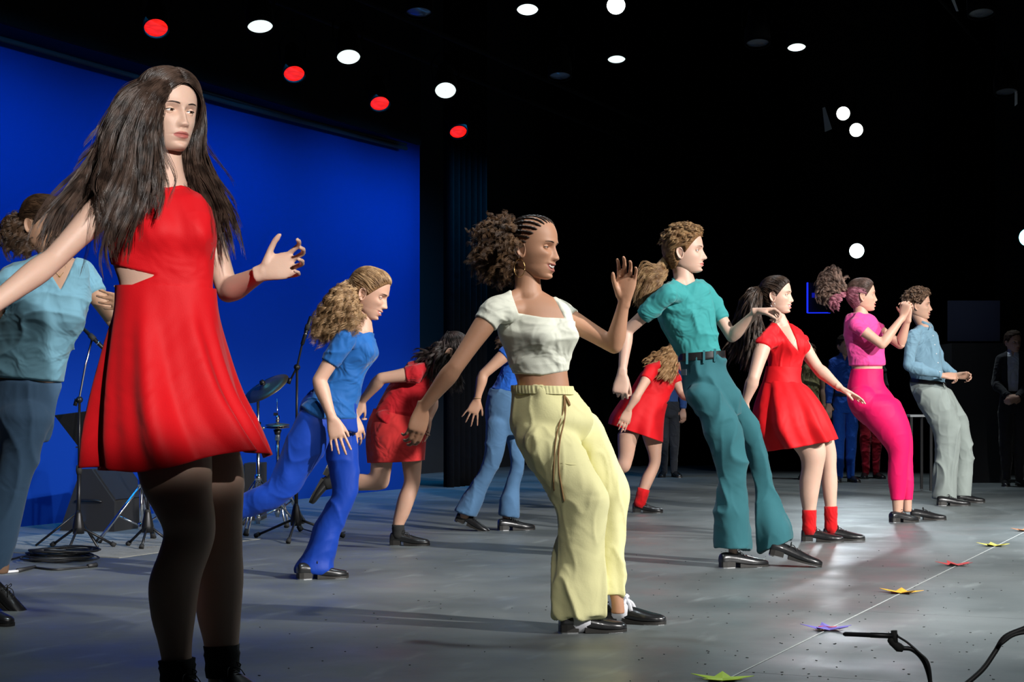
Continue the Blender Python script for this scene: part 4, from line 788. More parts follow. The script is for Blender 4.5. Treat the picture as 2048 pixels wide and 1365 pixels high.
# ---- second dancer at the left edge: pale blue V-neck tee, denim-blue flared trousers
def left_blue():
    d = 7.6; sk = skin('tan2', (.47, .27, .17), (.36, .13, .10))
    torso = [(96, 517, 140, 517, 0, .8), (60, 520, 168, 522, 0, .5), (8, 535, 182, 540, 0, .5), (-8, 575, 183, 580, 0, .58), (-18, 620, 178, 620, 0, .62), (-22, 665, 162, 665, 0, .62), (-20, 710, 138, 712, 0, .66), (-22, 765, 122, 772, 0, .7), (-25, 810, 110, 815, 0, .66), (-20, 850, 100, 850, 0, .6)]
    near = [(-5, 830, 100, 845, -.05, .85), (-12, 900, 82, 905, -.06, .85), (-25, 970, 60, 975, -.05, .85), (-40, 1040, 42, 1045, -.04, .9), (-60, 1140, 25, 1150, -.02, .9)]
    far = [(-30, 830, 60, 840, .08, .85), (-60, 920, 20, 920, .08, .85), (-90, 1000, -15, 1000, .08, .9), (-110, 1100, -30, 1100, .08, .9)]
    p = person('l2', d, (0, 1245), torso, ((20, 560, -.12), (160, 545, .12)), (((-50, 680, -.1), (-90, 790, -.1), dict(dir=(-.3, -1, 0), n=(0, 0, -1))), ((238, 655, .05), (268, 606, -.12), dict(size=.9, dir=(-.85, .05, .2), n=(-.2, .2, -1), curl=(.3, .4, .3)))),
        ({'st': near, 'grow': -.02}, {'st': far, 'grow': -.02}), dict(c=(86, 450), rot=(25, -8, 4), s=1.02, face={}, browcol=(.03, .02, .01)), sk, chest=62, bodygrow=-.016, hq=.5, bust=dict(c=(104, 640, -.03), sep=.07, h=.05, r=.08), neck=(116, 518, 0), label='person in a pale blue V-neck tee and denim-blue trousers, cut by the left frame edge')
    garment(p, 'v_neck_tee', dict(above=((-40, 752, 0, 755), (0, 755, 140, 772)), onlab=(0, 1, 7, 8), sleeve=(.38, .42), flare=(640, 770, .012), holes=(([(84, 515), (108, 560), (121, 581), (132, 560), (152, 515), (130, 490)], 0),)), cloth('pale_blue_jersey', (.17, .36, .46), .8), .009, .007, (6, 6, 12), sm=8, seed=9)
    tm = cloth('denim_blue', (.07, .14, .24), .75, ((5, .35, .03), (300, .2, .002)))
    silgarment(p, 'trousers', [[(-22, 755, 122, 765, 0, .68), (-25, 800, 112, 805, 0, .68), (-22, 840, 104, 850, 0, .62), (-15, 875, 95, 885, 0, .5)], [(-5, 830, 104, 840, -.05, .85), (0, 900, 80, 905, -.06, .8), (-20, 970, 60, 975, -.05, .8), (-35, 1040, 44, 1045, -.04, .85), (-55, 1100, 30, 1100, -.03, .9), (-70, 1150, 12, 1148, -.02, .95)],
        [(-40, 830, 60, 840, .08, .85), (-70, 920, 20, 920, .08, .85), (-95, 1000, -15, 1000, .08, .9), (-120, 1100, -30, 1105, .08, .9)]], d, tm, .008, 4, .008, (6, 6, 3), 2)
    h = P(-40, 1158, d); shoe(p.o, p.base, h-UP*.05, h+np.array([.17, -.03, -.16]))
    h = P(-72, 0, 7.15); h[2] = 0; shoe(p.o, p.base, h+[0, 0, .015], h+np.array([.205, -.12, 0.0]), L=.262)
    hm = hairmat('hair_brown', (.035, .02, .012), (.10, .055, .03)); ponytail(p, hm, (0, -.105, -.01), [[(30, 440, .03), (15, 460, 0), (12, 500, -.02)], [(45, 450, 0), (38, 480, -.03), (30, 515, -.04)], [(60, 460, 0), (62, 490, -.03), (50, 510, -.04)]], 2200, .0009, (.014, 2.2), (.02, .045, .04), name='curly_bun')
    necklace(p, (119, 545, -.10), 8, 8)
left_blue()
# ---- royal blue dancer with long curly blonde hair
def blue_curls():
    d = 8.9; sk = SK_FAIR()
    torso = [(712, 652, 742, 660, 0, .8), (686, 652, 746, 674, 0, .8), (668, 672, 748, 698, 0, .85), (662, 700, 746, 722, 0, .85), (652, 730, 732, 752, 0, .85), (638, 762, 722, 786, 0, .9), (614, 795, 712, 820, 0, .9), (600, 822, 713, 845, 0, .85), (602, 850, 716, 872, 0, .7)]
    back = [(596, 830, 668, 862, -.06, .9), (576, 872, 650, 905, -.06, .9), (560, 912, 622, 942, -.05, .9), (546, 946, 596, 984, -.04, .9), (532, 964, 562, 1014, -.03, .85), (508, 976, 524, 1028, -.02, .85), (487, 988, 498, 1034, 0, .85), (455, 1002, 463, 1040, 0, .85)]
    stand = [(640, 850, 714, 858, .07, .9), (650, 900, 718, 900, .07, .9), (661, 955, 717, 960, .06, .9), (664, 988, 712, 996, .05, .9), (649, 1018, 697, 1032, .05, .9), (634, 1050, 681, 1066, .05, .9), (628, 1090, 662, 1105, .05, .9), (622, 1130, 652, 1140, .05, .9)]
    p = person('b', d, (645, 1158), torso, ((690, 676, -.14), (722, 682, .13)), (((638, 762, -.16), (664, 838, -.20), dict(dir=(.30, -1, .05), n=(.0, -.1, -1), curl=(.12, .18, .15), spread=.14, thumb=(.5, .2), size=1.)), ((700, 775, .12), (705, 830, .05), dict(dir=(.3, -1, 0), n=(-.5, 0, -.8)))),
        ({'st': back, 'grow': -.008}, {'st': stand, 'grow': -.012}), dict(c=(738, 588), rot=(10, -14, 6), s=1.03, open=.5, face=dict(smile=.9, mouth=.45, nose=1.05), teeth=.017, browcol=(.16, .09, .05), gaze=(0, -.3), iris='blue'), sk, chest=20, hq=.8, vox=.0055, bodygrow=-.010, bust=dict(c=(722, 708, 0), sep=.055, h=.035, r=.06), neck=(725, 662, .0), neckr=.048, glute=((632, 836, -.06, .085),), label='person in a royal blue tee and trousers with long curly blonde hair, striding forward')
    garment(p, 'tee', dict(above=((580, 800, 640, 838), (640, 838, 730, 840)), sleeve=(.60, .60), flare=(760, 830, .006), holes=(([(700, 640), (712, 660), (726, 668), (742, 664), (752, 640)], 0),)), cloth('blue_tee', (.008, .10, .34), .7), .008, .004, (8, 8, 10), sm=7, seed=3)
    tm = cloth('blue_leggings', (.003, .040, .32), .6, ((6, .25, .02), (200, .15, .002)), sheen=.05)
    silgarment(p, 'flared_trousers', [[(622, 782, 716, 806, 0, .82), (606, 802, 712, 828, 0, .88), (599, 822, 713, 842, 0, .87), (600, 850, 716, 866, 0, .72)], back, stand[:5]+[(631, 1048, 682, 1066, .05, .9), (619, 1080, 674, 1098, .05, .95), (606, 1108, 667, 1122, .05, 1.), (590, 1134, 668, 1138, .05, 1.), (588, 1146, 662, 1150, .05, 1.)]], d, tm, .0065, 3, .0045, (8, 8, 6), 3)
    sh2(p, (594, 1160), (697, 1156)); h = P(452, 1012, d); shoe(p.o, p.base, h+[0, 0, .05], h+[-.13, 0, -.2], roll_up=(.8, 0, -.5))
    hm = hairmat('hair_blonde_curl', (.20, .105, .045), (.48, .30, .15), .45)
    ponytail(p, hm, (0, -.092, .035), [[(676, 592, -.05), (655, 620, -.05), (635, 655, -.05), (622, 692, -.05)], [(680, 600, -.09), (668, 630, -.11), (655, 660, -.12), (640, 690, -.12)], [(690, 605, -.10), (690, 635, -.14), (692, 660, -.15), (690, 690, -.15)], [(705, 610, -.10), (712, 630, -.13), (712, 650, -.15), (706, 672, -.16)]], 4500, .0008, (.013, 5), (.02, .04, .05), name='curly_ponytail', k=30, grow=.009, comb=3500, lift=.010)
blue_curls()
def red_bent_dark():
    d = 10.9; sk = skin('tan', (.50, .265, .16), (.36, .12, .09)); sk = SK_FAIR()
    torso = [(853, 724, 874, 745, 0, .8), (826, 722, 874, 756, 0, .8), (806, 736, 866, 778, 0, .85), (788, 756, 856, 796, 0, .85), (770, 782, 844, 816, 0, .85), (755, 810, 840, 838, 0, .88), (742, 842, 846, 854, 0, .82), (742, 872, 846, 878, 0, .7)]
    stand = [(790, 870, 846, 870, .07, .9), (800, 910, 845, 905, .07, .9), (806, 945, 842, 948, .06, .9), (807, 966, 840, 970, .06, .9), (796, 995, 829, 1003, .05, .9), (789, 1025, 818, 1032, .05, .9), (785, 1048, 808, 1052, .05, .95), (786, 1070, 806, 1072, .05, .95)]
    lift = [(742, 868, 805, 874, -.07, .9), (741, 905, 788, 915, -.07, .9), (741, 932, 782, 945, -.06, .9), (738, 948, 772, 977, -.05, .9), (720, 948, 728, 982, -.03, .9), (695, 948, 698, 981, 0, .9), (672, 952, 674, 976, .02, .9), (655, 955, 656, 975, .03, .95)]
    p = person('r4', d, (800, 1094), torso, ((829, 748, -.14), (856, 762, .13)), (((762, 757, -.16), (724, 803, -.05), dict(dir=(-.5, -.8, .1), n=(.3, .1, -.9), curl=(.4, .5, .4))), ((866, 805, .08), (856, 842, -.02), dict(dir=(-.3, -1, 0), n=(-.6, 0, .6), curl=(.5, .7, .5)))),
        ({'st': lift}, {'st': stand}), dict(c=(905, 706), rot=(5, -48, 0), s=1.02, face={}, browcol=(.02, .012, .01)), sk, chest=15, hq=.5, vox=.006, neck=(862, 736, 0), neckr=.046, glute=((775, 850, -.07, .09),), label='person bent forward in a dark red top and skirt, one black shoe kicked back')
    garment(p, 'top', dict(above=((730, 815, 790, 862), (790, 862, 850, 848)), sleeve=(.28, .28), balls=((p.nb+(p.HL((0, 0, 0))-p.nb)*.1, .055),)), cloth('dark_red_knit', (.40, .004, .010), .8), .007, .004, (7, 7, 10), sm=4, seed=8)
    tuck(p, 828, .025, y1=915)
    skirt(p, 'skirt', [(750, 818, 842, 838, 0, .92), (738, 848, 851, 856, 0, .94), (735, 886, 850, 888, 0, 1.0), (738, 926, 847, 921, 0, 1.0)], d, cloth('red_suede', (.50, .022, .022), .85, noise=(12, .2)), amp=(0, .002, .004), ks=((5, 1.),))
    bs = nmat('sock_black', (.012, .012, .012), .9); bare_foot(p, 1, [1, -.08, 0], sockmat=bs, top=.125, L=.245)
    h = P(660, 938, d+.03); shoe(p.o, p.base, h+[-.01, 0, .03], h+np.array([-.135, 0, -.215]), roll_up=(.85, 0, -.5), sock=None)
    S = Soup(); bone(S, P(672, 964, d+.03), P(655, 966, d+.03), [(0, .038, .038), (1, .042, .042)]); obj('sock', *S.arr(), bs, p.o, p.base)
    hm = hairmat('hair_black', (.010, .008, .007), (.06, .04, .035))
    ponytail(p, hm, (0, -.09, .05), [[(868, 702, -.02), (840, 708, 0), (812, 722, 0)], [(872, 712, -.06), (860, 735, -.08), (852, 768, -.08)], [(888, 720, -.08), (890, 755, -.1), (905, 790, -.1)], [(905, 735, -.05), (920, 765, -.06), (928, 785, -.06)]], 2600, .0010, (.010, 2.5), (.02, .03, .04), name='wavy_ponytail')
red_bent_dark()
def jeans():
    d = 12.2; sk = skin('tan3', (.45, .25, .16), (.36, .12, .09))
    torso = [(1028, 690, 1048, 690, 0, .8), (1012, 698, 1058, 702, 0, .8), (1006, 715, 1060, 725, 0, .85), (1002, 738, 1056, 748, 0, .85), (992, 762, 1050, 772, 0, .85), (977, 786, 1048, 792, 0, .85), (970, 818, 1050, 820, 0, .8), (972, 850, 1050, 852, 0, .7)]
    n1 = [(971, 845, 1018, 850, -.06, .9), (968, 905, 1008, 910, -.06, .9), (958, 940, 990, 950, -.05, .9), (942, 968, 975, 980, -.04, .9), (928, 995, 960, 1008, -.03, .9), (918, 1015, 945, 1026, -.03, .9), (917, 1036, 940, 1040, -.03, .9)]
    n2 = [(1003, 850, 1050, 850, .07, .9), (1018, 905, 1050, 905, .07, .9), (1020, 935, 1048, 937, .07, .9), (1010, 968, 1040, 970, .06, .9), (1004, 1000, 1034, 1004, .05, .9), (1000, 1020, 1026, 1028, .05, .9), (1003, 1045, 1022, 1045, .05, .9)]
    p = person('j', d, (975, 1062), torso, ((1012, 708, -.15), (1052, 712, .14)), (((966, 750, -.18), (954, 800, -.18), dict(dir=(-.35, -1, 0), n=(0, 0, -1), curl=(.15, .2, .2), spread=.3)), ((1080, 745, .12), (1100, 780, .05), dict(dir=(.3, -1, 0), n=(-.5, 0, -.8)))),
        ({'st': n1, 'grow': -.01}, {'st': n2, 'grow': -.01}), dict(c=(1060, 668), rot=(5, -25, 0), s=1., face={}, browcol=(.03, .02, .01)), sk, chest=15, hq=.4, vox=.0065, neck=(1036, 694, 0), neckr=.046, label='person in blue top and flared jeans, mostly hidden behind the centre dancer')
    garment(p, 'top', dict(above=((960, 775, 1060, 790),), sleeve=(.12, .12)), cloth('blue_top', (.006, .08, .40), .8), .006, .003)
    tm = cloth('mid_denim', (.075, .165, .30), .8, ((6, .35, .03), (300, .2, .002)))
    silgarment(p, 'flared_jeans', [[(980, 776, 1048, 782, 0, .85), (970, 815, 1050, 818, 0, .84), (971, 850, 1052, 852, 0, .75), (975, 870, 1048, 872, 0, .6)], n1[:4]+[(924, 995, 966, 1008, -.03, .95), (908, 1022, 953, 1036, -.02, 1.)], n2[:4]+[(1000, 1000, 1040, 1004, .05, .95), (996, 1031, 1040, 1037, .05, 1.)]], d, tm, .008, 3, .004, (8, 8, 6), 4)
    h = P(909, 1042, d); shoe(p.o, p.base, h+[0, 0, -.0], P(957, 1066, d+.0)*[1, 1, 0]+[0, -.02, .004], L=.25)
    sh2(p, (996, 1062), (1040, 1061)); 
    S = Soup(); c = p.wrR+(p.elR-p.wrR)*.06; tube(S, [c+np.array([.026*cos(q), .026*sin(q), 0]) for q in np.linspace(0, 2*pi, 17)], .0025, 6); obj('bracelet', *S.arr(), nmat('cord', (.30, .17, .07), .8), p.o, p.base)
    hm = hairmat('hair_brown', (.035, .02, .012), (.10, .055, .03)); ponytail(p, hm, (0, -.09, .03), [[(1015, 672, 0), (990, 690, 0)], [(1020, 680, 0), (1000, 695, 0)]], 900, .001, (.01, 3), (.02, .035), name='curly_ponytail')
jeans()
def teal():
    d = 9.55; sk = SK_PALE()
    torso = [(1350, 562, 1388, 567, 0, .8), (1330, 570, 1410, 574, 0, .6), (1318, 590, 1420, 592, 0, .58), (1317, 625, 1428, 622, 0, .62), (1330, 658, 1431, 654, 0, .64), (1348, 690, 1435, 686, 0, .66), (1364, 722, 1443, 716, 0, .7), (1369, 760, 1458, 752, 0, .75), (1376, 795, 1474, 788, 0, .75), (1392, 822, 1478, 812, 0, .65)]
    n1 = [(1374, 792, 1448, 788, -.07, .85), (1399, 838, 1468, 832, -.08, .85), (1416, 880, 1484, 874, -.08, .85), (1433, 925, 1491, 920, -.08, .85), (1441, 955, 1493, 957, -.08, .85), (1438, 1000, 1496, 1000, -.06, .9), (1450, 1050, 1485, 1050, -.04, .9), (1452, 1096, 1480, 1098, -.04, .9), (1452, 1115, 1480, 1115, -.04, .9)]
    n2 = [(1425, 790, 1480, 785, .09, .85), (1464, 838, 1506, 834, .09, .85), (1488, 885, 1526, 882, .09, .9), (1502, 925, 1539, 925, .08, .9), (1510, 975, 1548, 972, .08, .9), (1522, 1030, 1556, 1025, .07, .9), (1540, 1070, 1568, 1062, .05, .9), (1545, 1095, 1572, 1088, .05, .9)]
    p = person('t', d, (1500, 1130), torso, ((1337, 588, -.15), (1412, 588, .13)), (((1254, 662, -.05), (1244, 750, -.10), dict(dir=(-.12, -1, .1), n=(.2, 0, -1), curl=(1.1, 1.4, .8), thumb=(.5, .5), size=1.05)), ((1464, 674, .05), (1514, 623, -.06), dict(dir=(.95, .05, .1), n=(.1, -1, .2), curl=(.9, 1.2, .7), thumb=(.6, .5), size=1.02))),
        ({'st': n1, 'grow': -.012}, {'st': n2, 'grow': -.012}), dict(c=(1370, 504), rot=(17, 3, 2), s=1.05, open=.8, face=dict(smile=0, nose=1.2, jaw=1.05, chin=1.3), browcol=(.10, .055, .03)), sk, chest=45, hq=.9, vox=.0055, neck=(1369, 566, 0), neckr=.053, armk=.93, label='person in a teal tee tucked into dark teal trousers with a black belt')
    garment(p, 'tee', dict(above=((1355, 722, 1450, 715),), sleeve=(.62, .62), flare=(560, 640, .004), holes=(([(1346, 540), (1350, 562), (1372, 572), (1390, 563), (1392, 540)], 0),)), cloth('teal_jersey', (.035, .27, .27), .75), .010, .007, (7, 7, 6), sm=7, seed=6)
    tm = cloth('dark_teal_twill', (.022, .115, .135), .8, ((4, .35, .03), (300, .2, .002)), noise=(3, .12))
    L0 = [(1363, 716, 1444, 709, 0, .76), (1367, 745, 1453, 738, 0, .76), (1371, 775, 1468, 768, 0, .78), (1380, 805, 1480, 798, 0, .72), (1396, 835, 1482, 828, 0, .5)]
    silgarment(p, 'trousers', [L0, n1[:5]+[(1433, 985, 1495, 985, -.06, .9), (1431, 1040, 1499, 1040, -.05, .95), (1431, 1097, 1501, 1099, -.04, 1.)], n2[:5]+[(1511, 1025, 1563, 1020, .07, 1.), (1514, 1062, 1580, 1050, .06, 1.), (1519, 1104, 1586, 1078, .06, 1.)]], d, tm, .0065, 2, .012, (6, 6, 4), 7, grow=.004)
    belt(p, [(1364, 708, 1442, 702, 0, .72), (1364, 724, 1443, 717, 0, .72)], d, nmat('belt_leather', (.012, .012, .013), .35), (1440, 712, -.02, .016, .02, (.4, -.9, 0)), grow=.022)
    S = Soup(); bl_ = [o for o in p.o.children if o.name.startswith('belt')][0]
    for x, y in ((1374, 716), (1408, 714), (1430, 711)): box(S, snap(bl_, x, y, p.base, .003), [.006, 0, 0], [0, .003, 0], [0, 0, .034])
    obj('belt_loop', *S.arr(), tm, p.o, p.base, smooth=False, kind='stuff')
    S = Soup(); box(S, P(1368, 745, d-.10), [.012, -.006, 0], [.003, .003, 0], [0, 0, .016]); obj('pocket_label', *S.arr(), nmat('label_dark', (.02, .03, .04), .6), p.o, p.base, smooth=False)
    sh2(p, (1440, 1137), (1545, 1133), L=.285); h = P(1537, 1110, d); shoe(p.o, p.base, h, h+unit(np.array([.27, -.03, -h[2]+.0]))*.285, L=.285)
    hm = hairmat('hair_golden', (.17, .085, .035), (.42, .26, .12), .45); g2 = hairmat('hair_ginger', (.20, .075, .022), (.36, .16, .06), .45)
    ponytail(p, hm, (0, -.098, -.03), [[(1318, 540, 0), (1290, 535, 0), (1272, 570, 0), (1268, 605, 0)], [(1318, 548, -.02), (1298, 560, -.03), (1288, 590, -.03), (1282, 612, -.03)], [(1322, 552, 0), (1310, 575, -.02), (1300, 600, -.03)]], 3800, .0008, (.005, 3), (.02, .038, .034), frizz=.0012, shellm=hm, name='ponytail', grow=.012, lift=.016, comb=2200)
    S = Soup(); ball(S, P(1300, 560, d), (.055, .05, .055)); V, F = S.arr(); obj('ponytail_core', V, F, g2, p.o, p.base)
    fuzz(p, hm, 3500, .030, (.008, 1.5), .0008, .016, (0, -.6, .5), lambda L: np.minimum(hairline(L), L[:, 2]-.03), .01)
teal()
def red_bent_blonde():
    d = 14.1; sk = SK_FAIR()
    torso = [(1338, 712, 1356, 728, 0, .8), (1312, 716, 1356, 748, 0, .8), (1294, 732, 1350, 768, 0, .85), (1277, 756, 1340, 792, 0, .85), (1262, 780, 1332, 810, 0, .88), (1244, 808, 1326, 834, 0, .88), (1232, 840, 1324, 862, 0, .7)]
    lift = [(1236, 845, 1282, 862, -.06, .9), (1235, 880, 1273, 888, -.06, .9), (1236, 910, 1266, 920, -.05, .9), (1232, 922, 1254, 945, -.04, .9), (1215, 925, 1218, 950, 0, .9), (1185, 928, 1187, 948, 0, .9)]
    st = [(1278, 850, 1325, 850, .06, .9), (1287, 882, 1325, 875, .06, .9), (1296, 908, 1323, 906, .05, .9), (1297, 928, 1320, 932, .05, .9), (1283, 955, 1307, 963, .05, .9), (1276, 980, 1296, 986, .05, .9), (1270, 1003, 1287, 1007, .05, .9), (1270, 1015, 1285, 1015, .05, .9)]
    p = person('r8', d, (1285, 1028), torso, ((1302, 742, -.15), (1345, 752, .13)), (((1275, 790, -.30), (1257, 820, -.30), dict(dir=(-.4, -1, 0), n=(0, 0, -1), curl=(.1, .2, .2), thumb=(.4, .2), spread=.05)), ((1365, 790, .1), (1385, 800, 0), dict(dir=(.8, -.4, 0), n=(0, -.5, .5)))),
        ({'st': lift}, {'st': st}), dict(c=(1368, 712), rot=(5, -40, 0), s=1.0, face={}, browcol=(.2, .12, .06)), sk, chest=15, hq=.4, vox=.007, neck=(1348, 722, 0), neckr=.045, label='person bent forward in a red short-sleeved dress, red socks, wavy blonde hair')
    garment(p, 'dress_bodice', dict(above=((1200, 790, 1340, 830),), sleeve=(.40, .4)), M_RED, .009, .004, (8, 8, 8), sm=4)
    tuck(p, 790, .02, y1=870)
    skirt(p, 'dress_skirt', [(1262, 778, 1333, 808, 0, .88), (1240, 805, 1327, 832, 0, .86), (1222, 832, 1324, 858, 0, .84), (1217, 848, 1322, 884, 0, .80)], d, M_RED, amp=(0, .006, .014), ks=((5, 1.), (9, .5)), seed=3)
    bare_foot(p, 1, [1, -.15, 0], L=.24, sockmat=cloth('red_sock', (.55, .003, .006), .9), top=.19, r=.047)
    hm = hairmat('hair_strawberry', (.30, .15, .055), (.62, .38, .18), .45)
    o, s = hair_shell(p, hm, .008); C = lambda *a: [P(x, y, d+z) for x, y, z in a]
    curves('wavy_hair', strands(3500, None, [C((1350, 688, 0), (1325, 705, 0), (1300, 715, 0), (1282, 728, 0)), C((1352, 690, -.06), (1330, 715, -.08), (1312, 738, -.12), (1298, 745, -.14)), C((1356, 690, -.08), (1340, 718, -.11), (1328, 745, -.15), (1318, 765, -.16)), C((1362, 690, -.09), (1352, 720, -.12), (1350, 745, -.14), (1345, 765, -.14))], k=18, spread=(.03, .03, .03, .04), curl=(.010, 2.5), join=.01, skull=p), .0010, hm, p.o, p.base)
red_bent_blonde()
def red_pony():
    d = 11.27; sk = SK_PALE()
    torso = [(1548, 645, 1573, 646, 0, .8), (1532, 656, 1594, 657, 0, .6), (1522, 674, 1604, 675, 0, .6), (1532, 700, 1610, 702, 0, .65), (1538, 728, 1602, 730, 0, .7), (1531, 756, 1598, 760, 0, .75), (1524, 785, 1616, 785, 0, .78), (1524, 815, 1636, 812, 0, .75), (1545, 845, 1648, 838, 0, .65)]
    n1 = [(1560, 838, 1640, 832, -.05, .85), (1576, 882, 1647, 876, -.06, .85), (1598, 912, 1652, 905, -.07, .85), (1603, 935, 1647, 936, -.06, .9), (1599, 962, 1642, 962, -.04, .95), (1600, 992, 1637, 990, -.03, .95), (1605, 1023, 1632, 1023, -.02, .95), (1607, 1065, 1630, 1065, -.02, .95)]
    n2 = [(1600, 838, 1655, 834, .08, .85), (1625, 880, 1667, 876, .08, .85), (1640, 910, 1673, 907, .08, .85), (1644, 935, 1673, 935, .08, .9), (1643, 962, 1675, 962, .09, .95), (1646, 990, 1674, 990, .09, .95), (1650, 1016, 1673, 1016, .09, .95), (1652, 1050, 1672, 1050, .09, .95)]
    p = person('r9', d, (1660, 1085), torso, ((1527, 688, -.13), (1600, 686, .12)), (((1507, 758, -.22), (1490, 806, -.18), dict(dir=(-.4, -1, 0), n=(0, 0, -1))), ((1636, 738, .04), (1679, 776, -.05), dict(dir=(.88, -.48, .05), n=(-.45, -.85, .15), curl=(.05, .15, .15), spread=.05, thumb=(.25, .3)))),
        ({'st': n1}, {'st': n2}), dict(c=(1553, 592), rot=(20, 3, 2), s=1.0, open=.55, face=dict(smile=.8, mouth=.5, nose=.95), teeth=.017, browcol=(.02, .012, .01)), sk, chest=45, hq=.8, vox=.006, armk=1.1, bust=dict(c=(1582, 692, -.02), sep=.062, h=.04, r=.066), neck=(1560, 648, 0), neckr=.047, label='person in a red V-neck skater dress, red socks and a long dark ponytail')
    garment(p, 'dress_bodice', dict(above=((1500, 775, 1620, 775),), sleeve=(.10, .08), holes=(([(1550, 630), (1552, 646), (1580, 684), (1597, 704), (1592, 680), (1576, 644), (1572, 630)], 0),)), M_RED, .009, .004, (22, 22, 5), sm=7, seed=4)
    R, Q = silrings([(1537, 733, 1599, 736, 0, .70), (1533, 750, 1597, 754, 0, .74), (1529, 766, 1600, 769, 0, .76)], d, n=64, grow=.014); V, F = rings(R, False); obj('waistband', V, F, M_RED, p.o, p.base)
    skirt(p, 'dress_skirt', [(1529, 762, 1600, 765, 0, .78), (1522, 782, 1617, 780, 0, .85), (1512, 818, 1640, 814, 0, .98), (1509, 862, 1656, 848, 0, 1.0), (1530, 903, 1668, 879, 0, .98)], d, M_RED, amp=(.002, .008, .016, .022), ks=((7, 1.), (12, .6)), seed=6)
    rs = cloth('red_sock', (.55, .003, .006), .9); bare_foot(p, 0, [1, -.12, 0], sockmat=rs, top=.20, r=.043); bare_foot(p, 1, [1, -.1, 0], sockmat=rs, top=.215, r=.040)
    hm = hairmat('hair_dark_wave', (.022, .013, .009), (.075, .045, .03)); earring(p, .014); necklace(p, (1580, 672, -.13), 14, 26)
    ponytail(p, hm, (0, -.098, .045), [[(1500, 585, 0), (1478, 630, .05), (1468, 680, .05), (1448, 712, .02)], [(1505, 590, -.04), (1490, 640, -.02), (1485, 690, -.0), (1470, 725, 0)], [(1508, 595, -.06), (1502, 650, -.08), (1500, 700, -.08), (1492, 735, -.08)], [(1512, 600, -.06), (1515, 650, -.10), (1512, 700, -.14), (1510, 742, -.16)]], 4200, .0010, (.010, 2.2), (.02, .035, .05, .06), name='ponytail')
red_pony()
def pink():
    d = 13.1; sk = SK_FAIR()
    torso = [(1708, 626, 1738, 629, 0, .8), (1694, 633, 1750, 637, 0, .7), (1688, 652, 1757, 655, 0, .7), (1691, 685, 1765, 687, 0, .7), (1698, 714, 1768, 716, 0, .72), (1702, 740, 1766, 740, 0, .78), (1696, 770, 1768, 768, 0, .85), (1695, 800, 1785, 792, 0, .85), (1706, 828, 1800, 818, 0, .75), (1728, 850, 1806, 842, 0, .6)]
    n1 = [(1706, 818, 1796, 806, -.05, .85), (1730, 848, 1810, 836, -.06, .85), (1756, 876, 1817, 864, -.07, .85), (1777, 905, 1819, 892, -.07, .9), (1778, 930, 1815, 926, -.06, .95), (1777, 958, 1813, 958, -.04, .95), (1781, 985, 1810, 985, -.03, .95), (1784, 1004, 1807, 1004, -.03, .95), (1786, 1030, 1806, 1030, -.03, .95)]
    n2 = [(1745, 815, 1800, 806, .08, .85), (1775, 850, 1815, 842, .08, .85), (1795, 885, 1824, 880, .08, .9), (1797, 925, 1824, 925, .08, .9), (1801, 965, 1826, 965, .08, .9), (1805, 1000, 1824, 998, .08, .95), (1806, 1025, 1823, 1025, .08, .95)]
    p = person('p', d, (1820, 1045), torso, ((1711, 650, -.14), (1742, 650, .13)), (((1764, 690, -.20), (1806, 634, -.16), dict(dir=(.30, .95, 0), n=(.6, -.1, -.7), curl=(.9, 1., .6), size=.98)), ((1800, 690, .06), (1816, 638, -.02), dict(dir=(-.05, 1, 0), n=(-.6, 0, .7), curl=(.8, 1., .6), size=.98))),
        ({'st': n1}, {'st': n2}), dict(c=(1724, 592), rot=(2, 3, 0), s=1.03, open=.6, face=dict(smile=.8, mouth=.5, nose=.9, chin=.8), browcol=(.04, .025, .02)), sk, chest=20, hq=.7, vox=.0065, bust=dict(c=(1746, 684, 0), sep=.055, h=.035, r=.062), neck=(1722, 630, 0), neckr=.050, glute=((1725, 800, -.07, .105), (1725, 800, .09, .10)), label='person in a bright pink cropped tee and magenta leggings, hands clasped in front')
    garment(p, 'crop_tee', dict(above=((1690, 742, 1760, 732), (1760, 732, 1790, 732)), sleeve=(.34, .34), flare=(690, 740, .012), balls=((p.nb+UP*.03, .062),)), cloth('pink_tee', (.72, .055, .26), .7), .009, .005, (7, 7, 8), sm=7, seed=11)
    garment(p, 'leggings', dict(below=((1680, 738, 1800, 738),), above=((1760, 1002, 1850, 1000),), sleeve=(-1, -1)), nmat('magenta_leggings', (.72, .003, .10), .62, spec=.25, sheen=.05, bump=(8, .1, .02)), .006, .001, sm=2)
    sh2(p, (1781, 1046), (1835, 1044), L=.245); h = G(1822, 1041)+[0, .03, 0]; shoe(p.o, p.base, h, h+unit([.26, -.03, 0])*.245)
    hm = hairmat('hair_curl_brown', (.05, .028, .02), (.26, .16, .12), .45); pm = hairmat('hair_pink', (.30, .08, .12), (.55, .22, .28), .45); dk = hairmat('hair_dark_root', (.05, .028, .02), (.12, .07, .055))
    ponytail(p, hm, (0, -.100, .03), [[(1680, 565, 0), (1668, 540, 0), (1655, 545, 0), (1640, 575, 0)], [(1680, 570, -.02), (1660, 560, -.03), (1640, 575, -.02), (1640, 600, 0)], [(1682, 580, -.03), (1665, 590, -.04), (1655, 605, -.04), (1665, 620, -.03)], [(1680, 560, .02), (1690, 545, .02), (1695, 550, .02)]], 2300, .0009, (.014, 4), (.015, .04, .05), shellm=dk, name='curly_ponytail', k=30)
    r_ = p.scalp_local; r_ = r_[(r_[:, 2] < .035) & (r_[:, 1] < .02)]; curves('pink_underlayer', combed(p, (0, -.1, .03), 1000, roots=r_, lift=.012), .0009, pm, p.o, p.base)
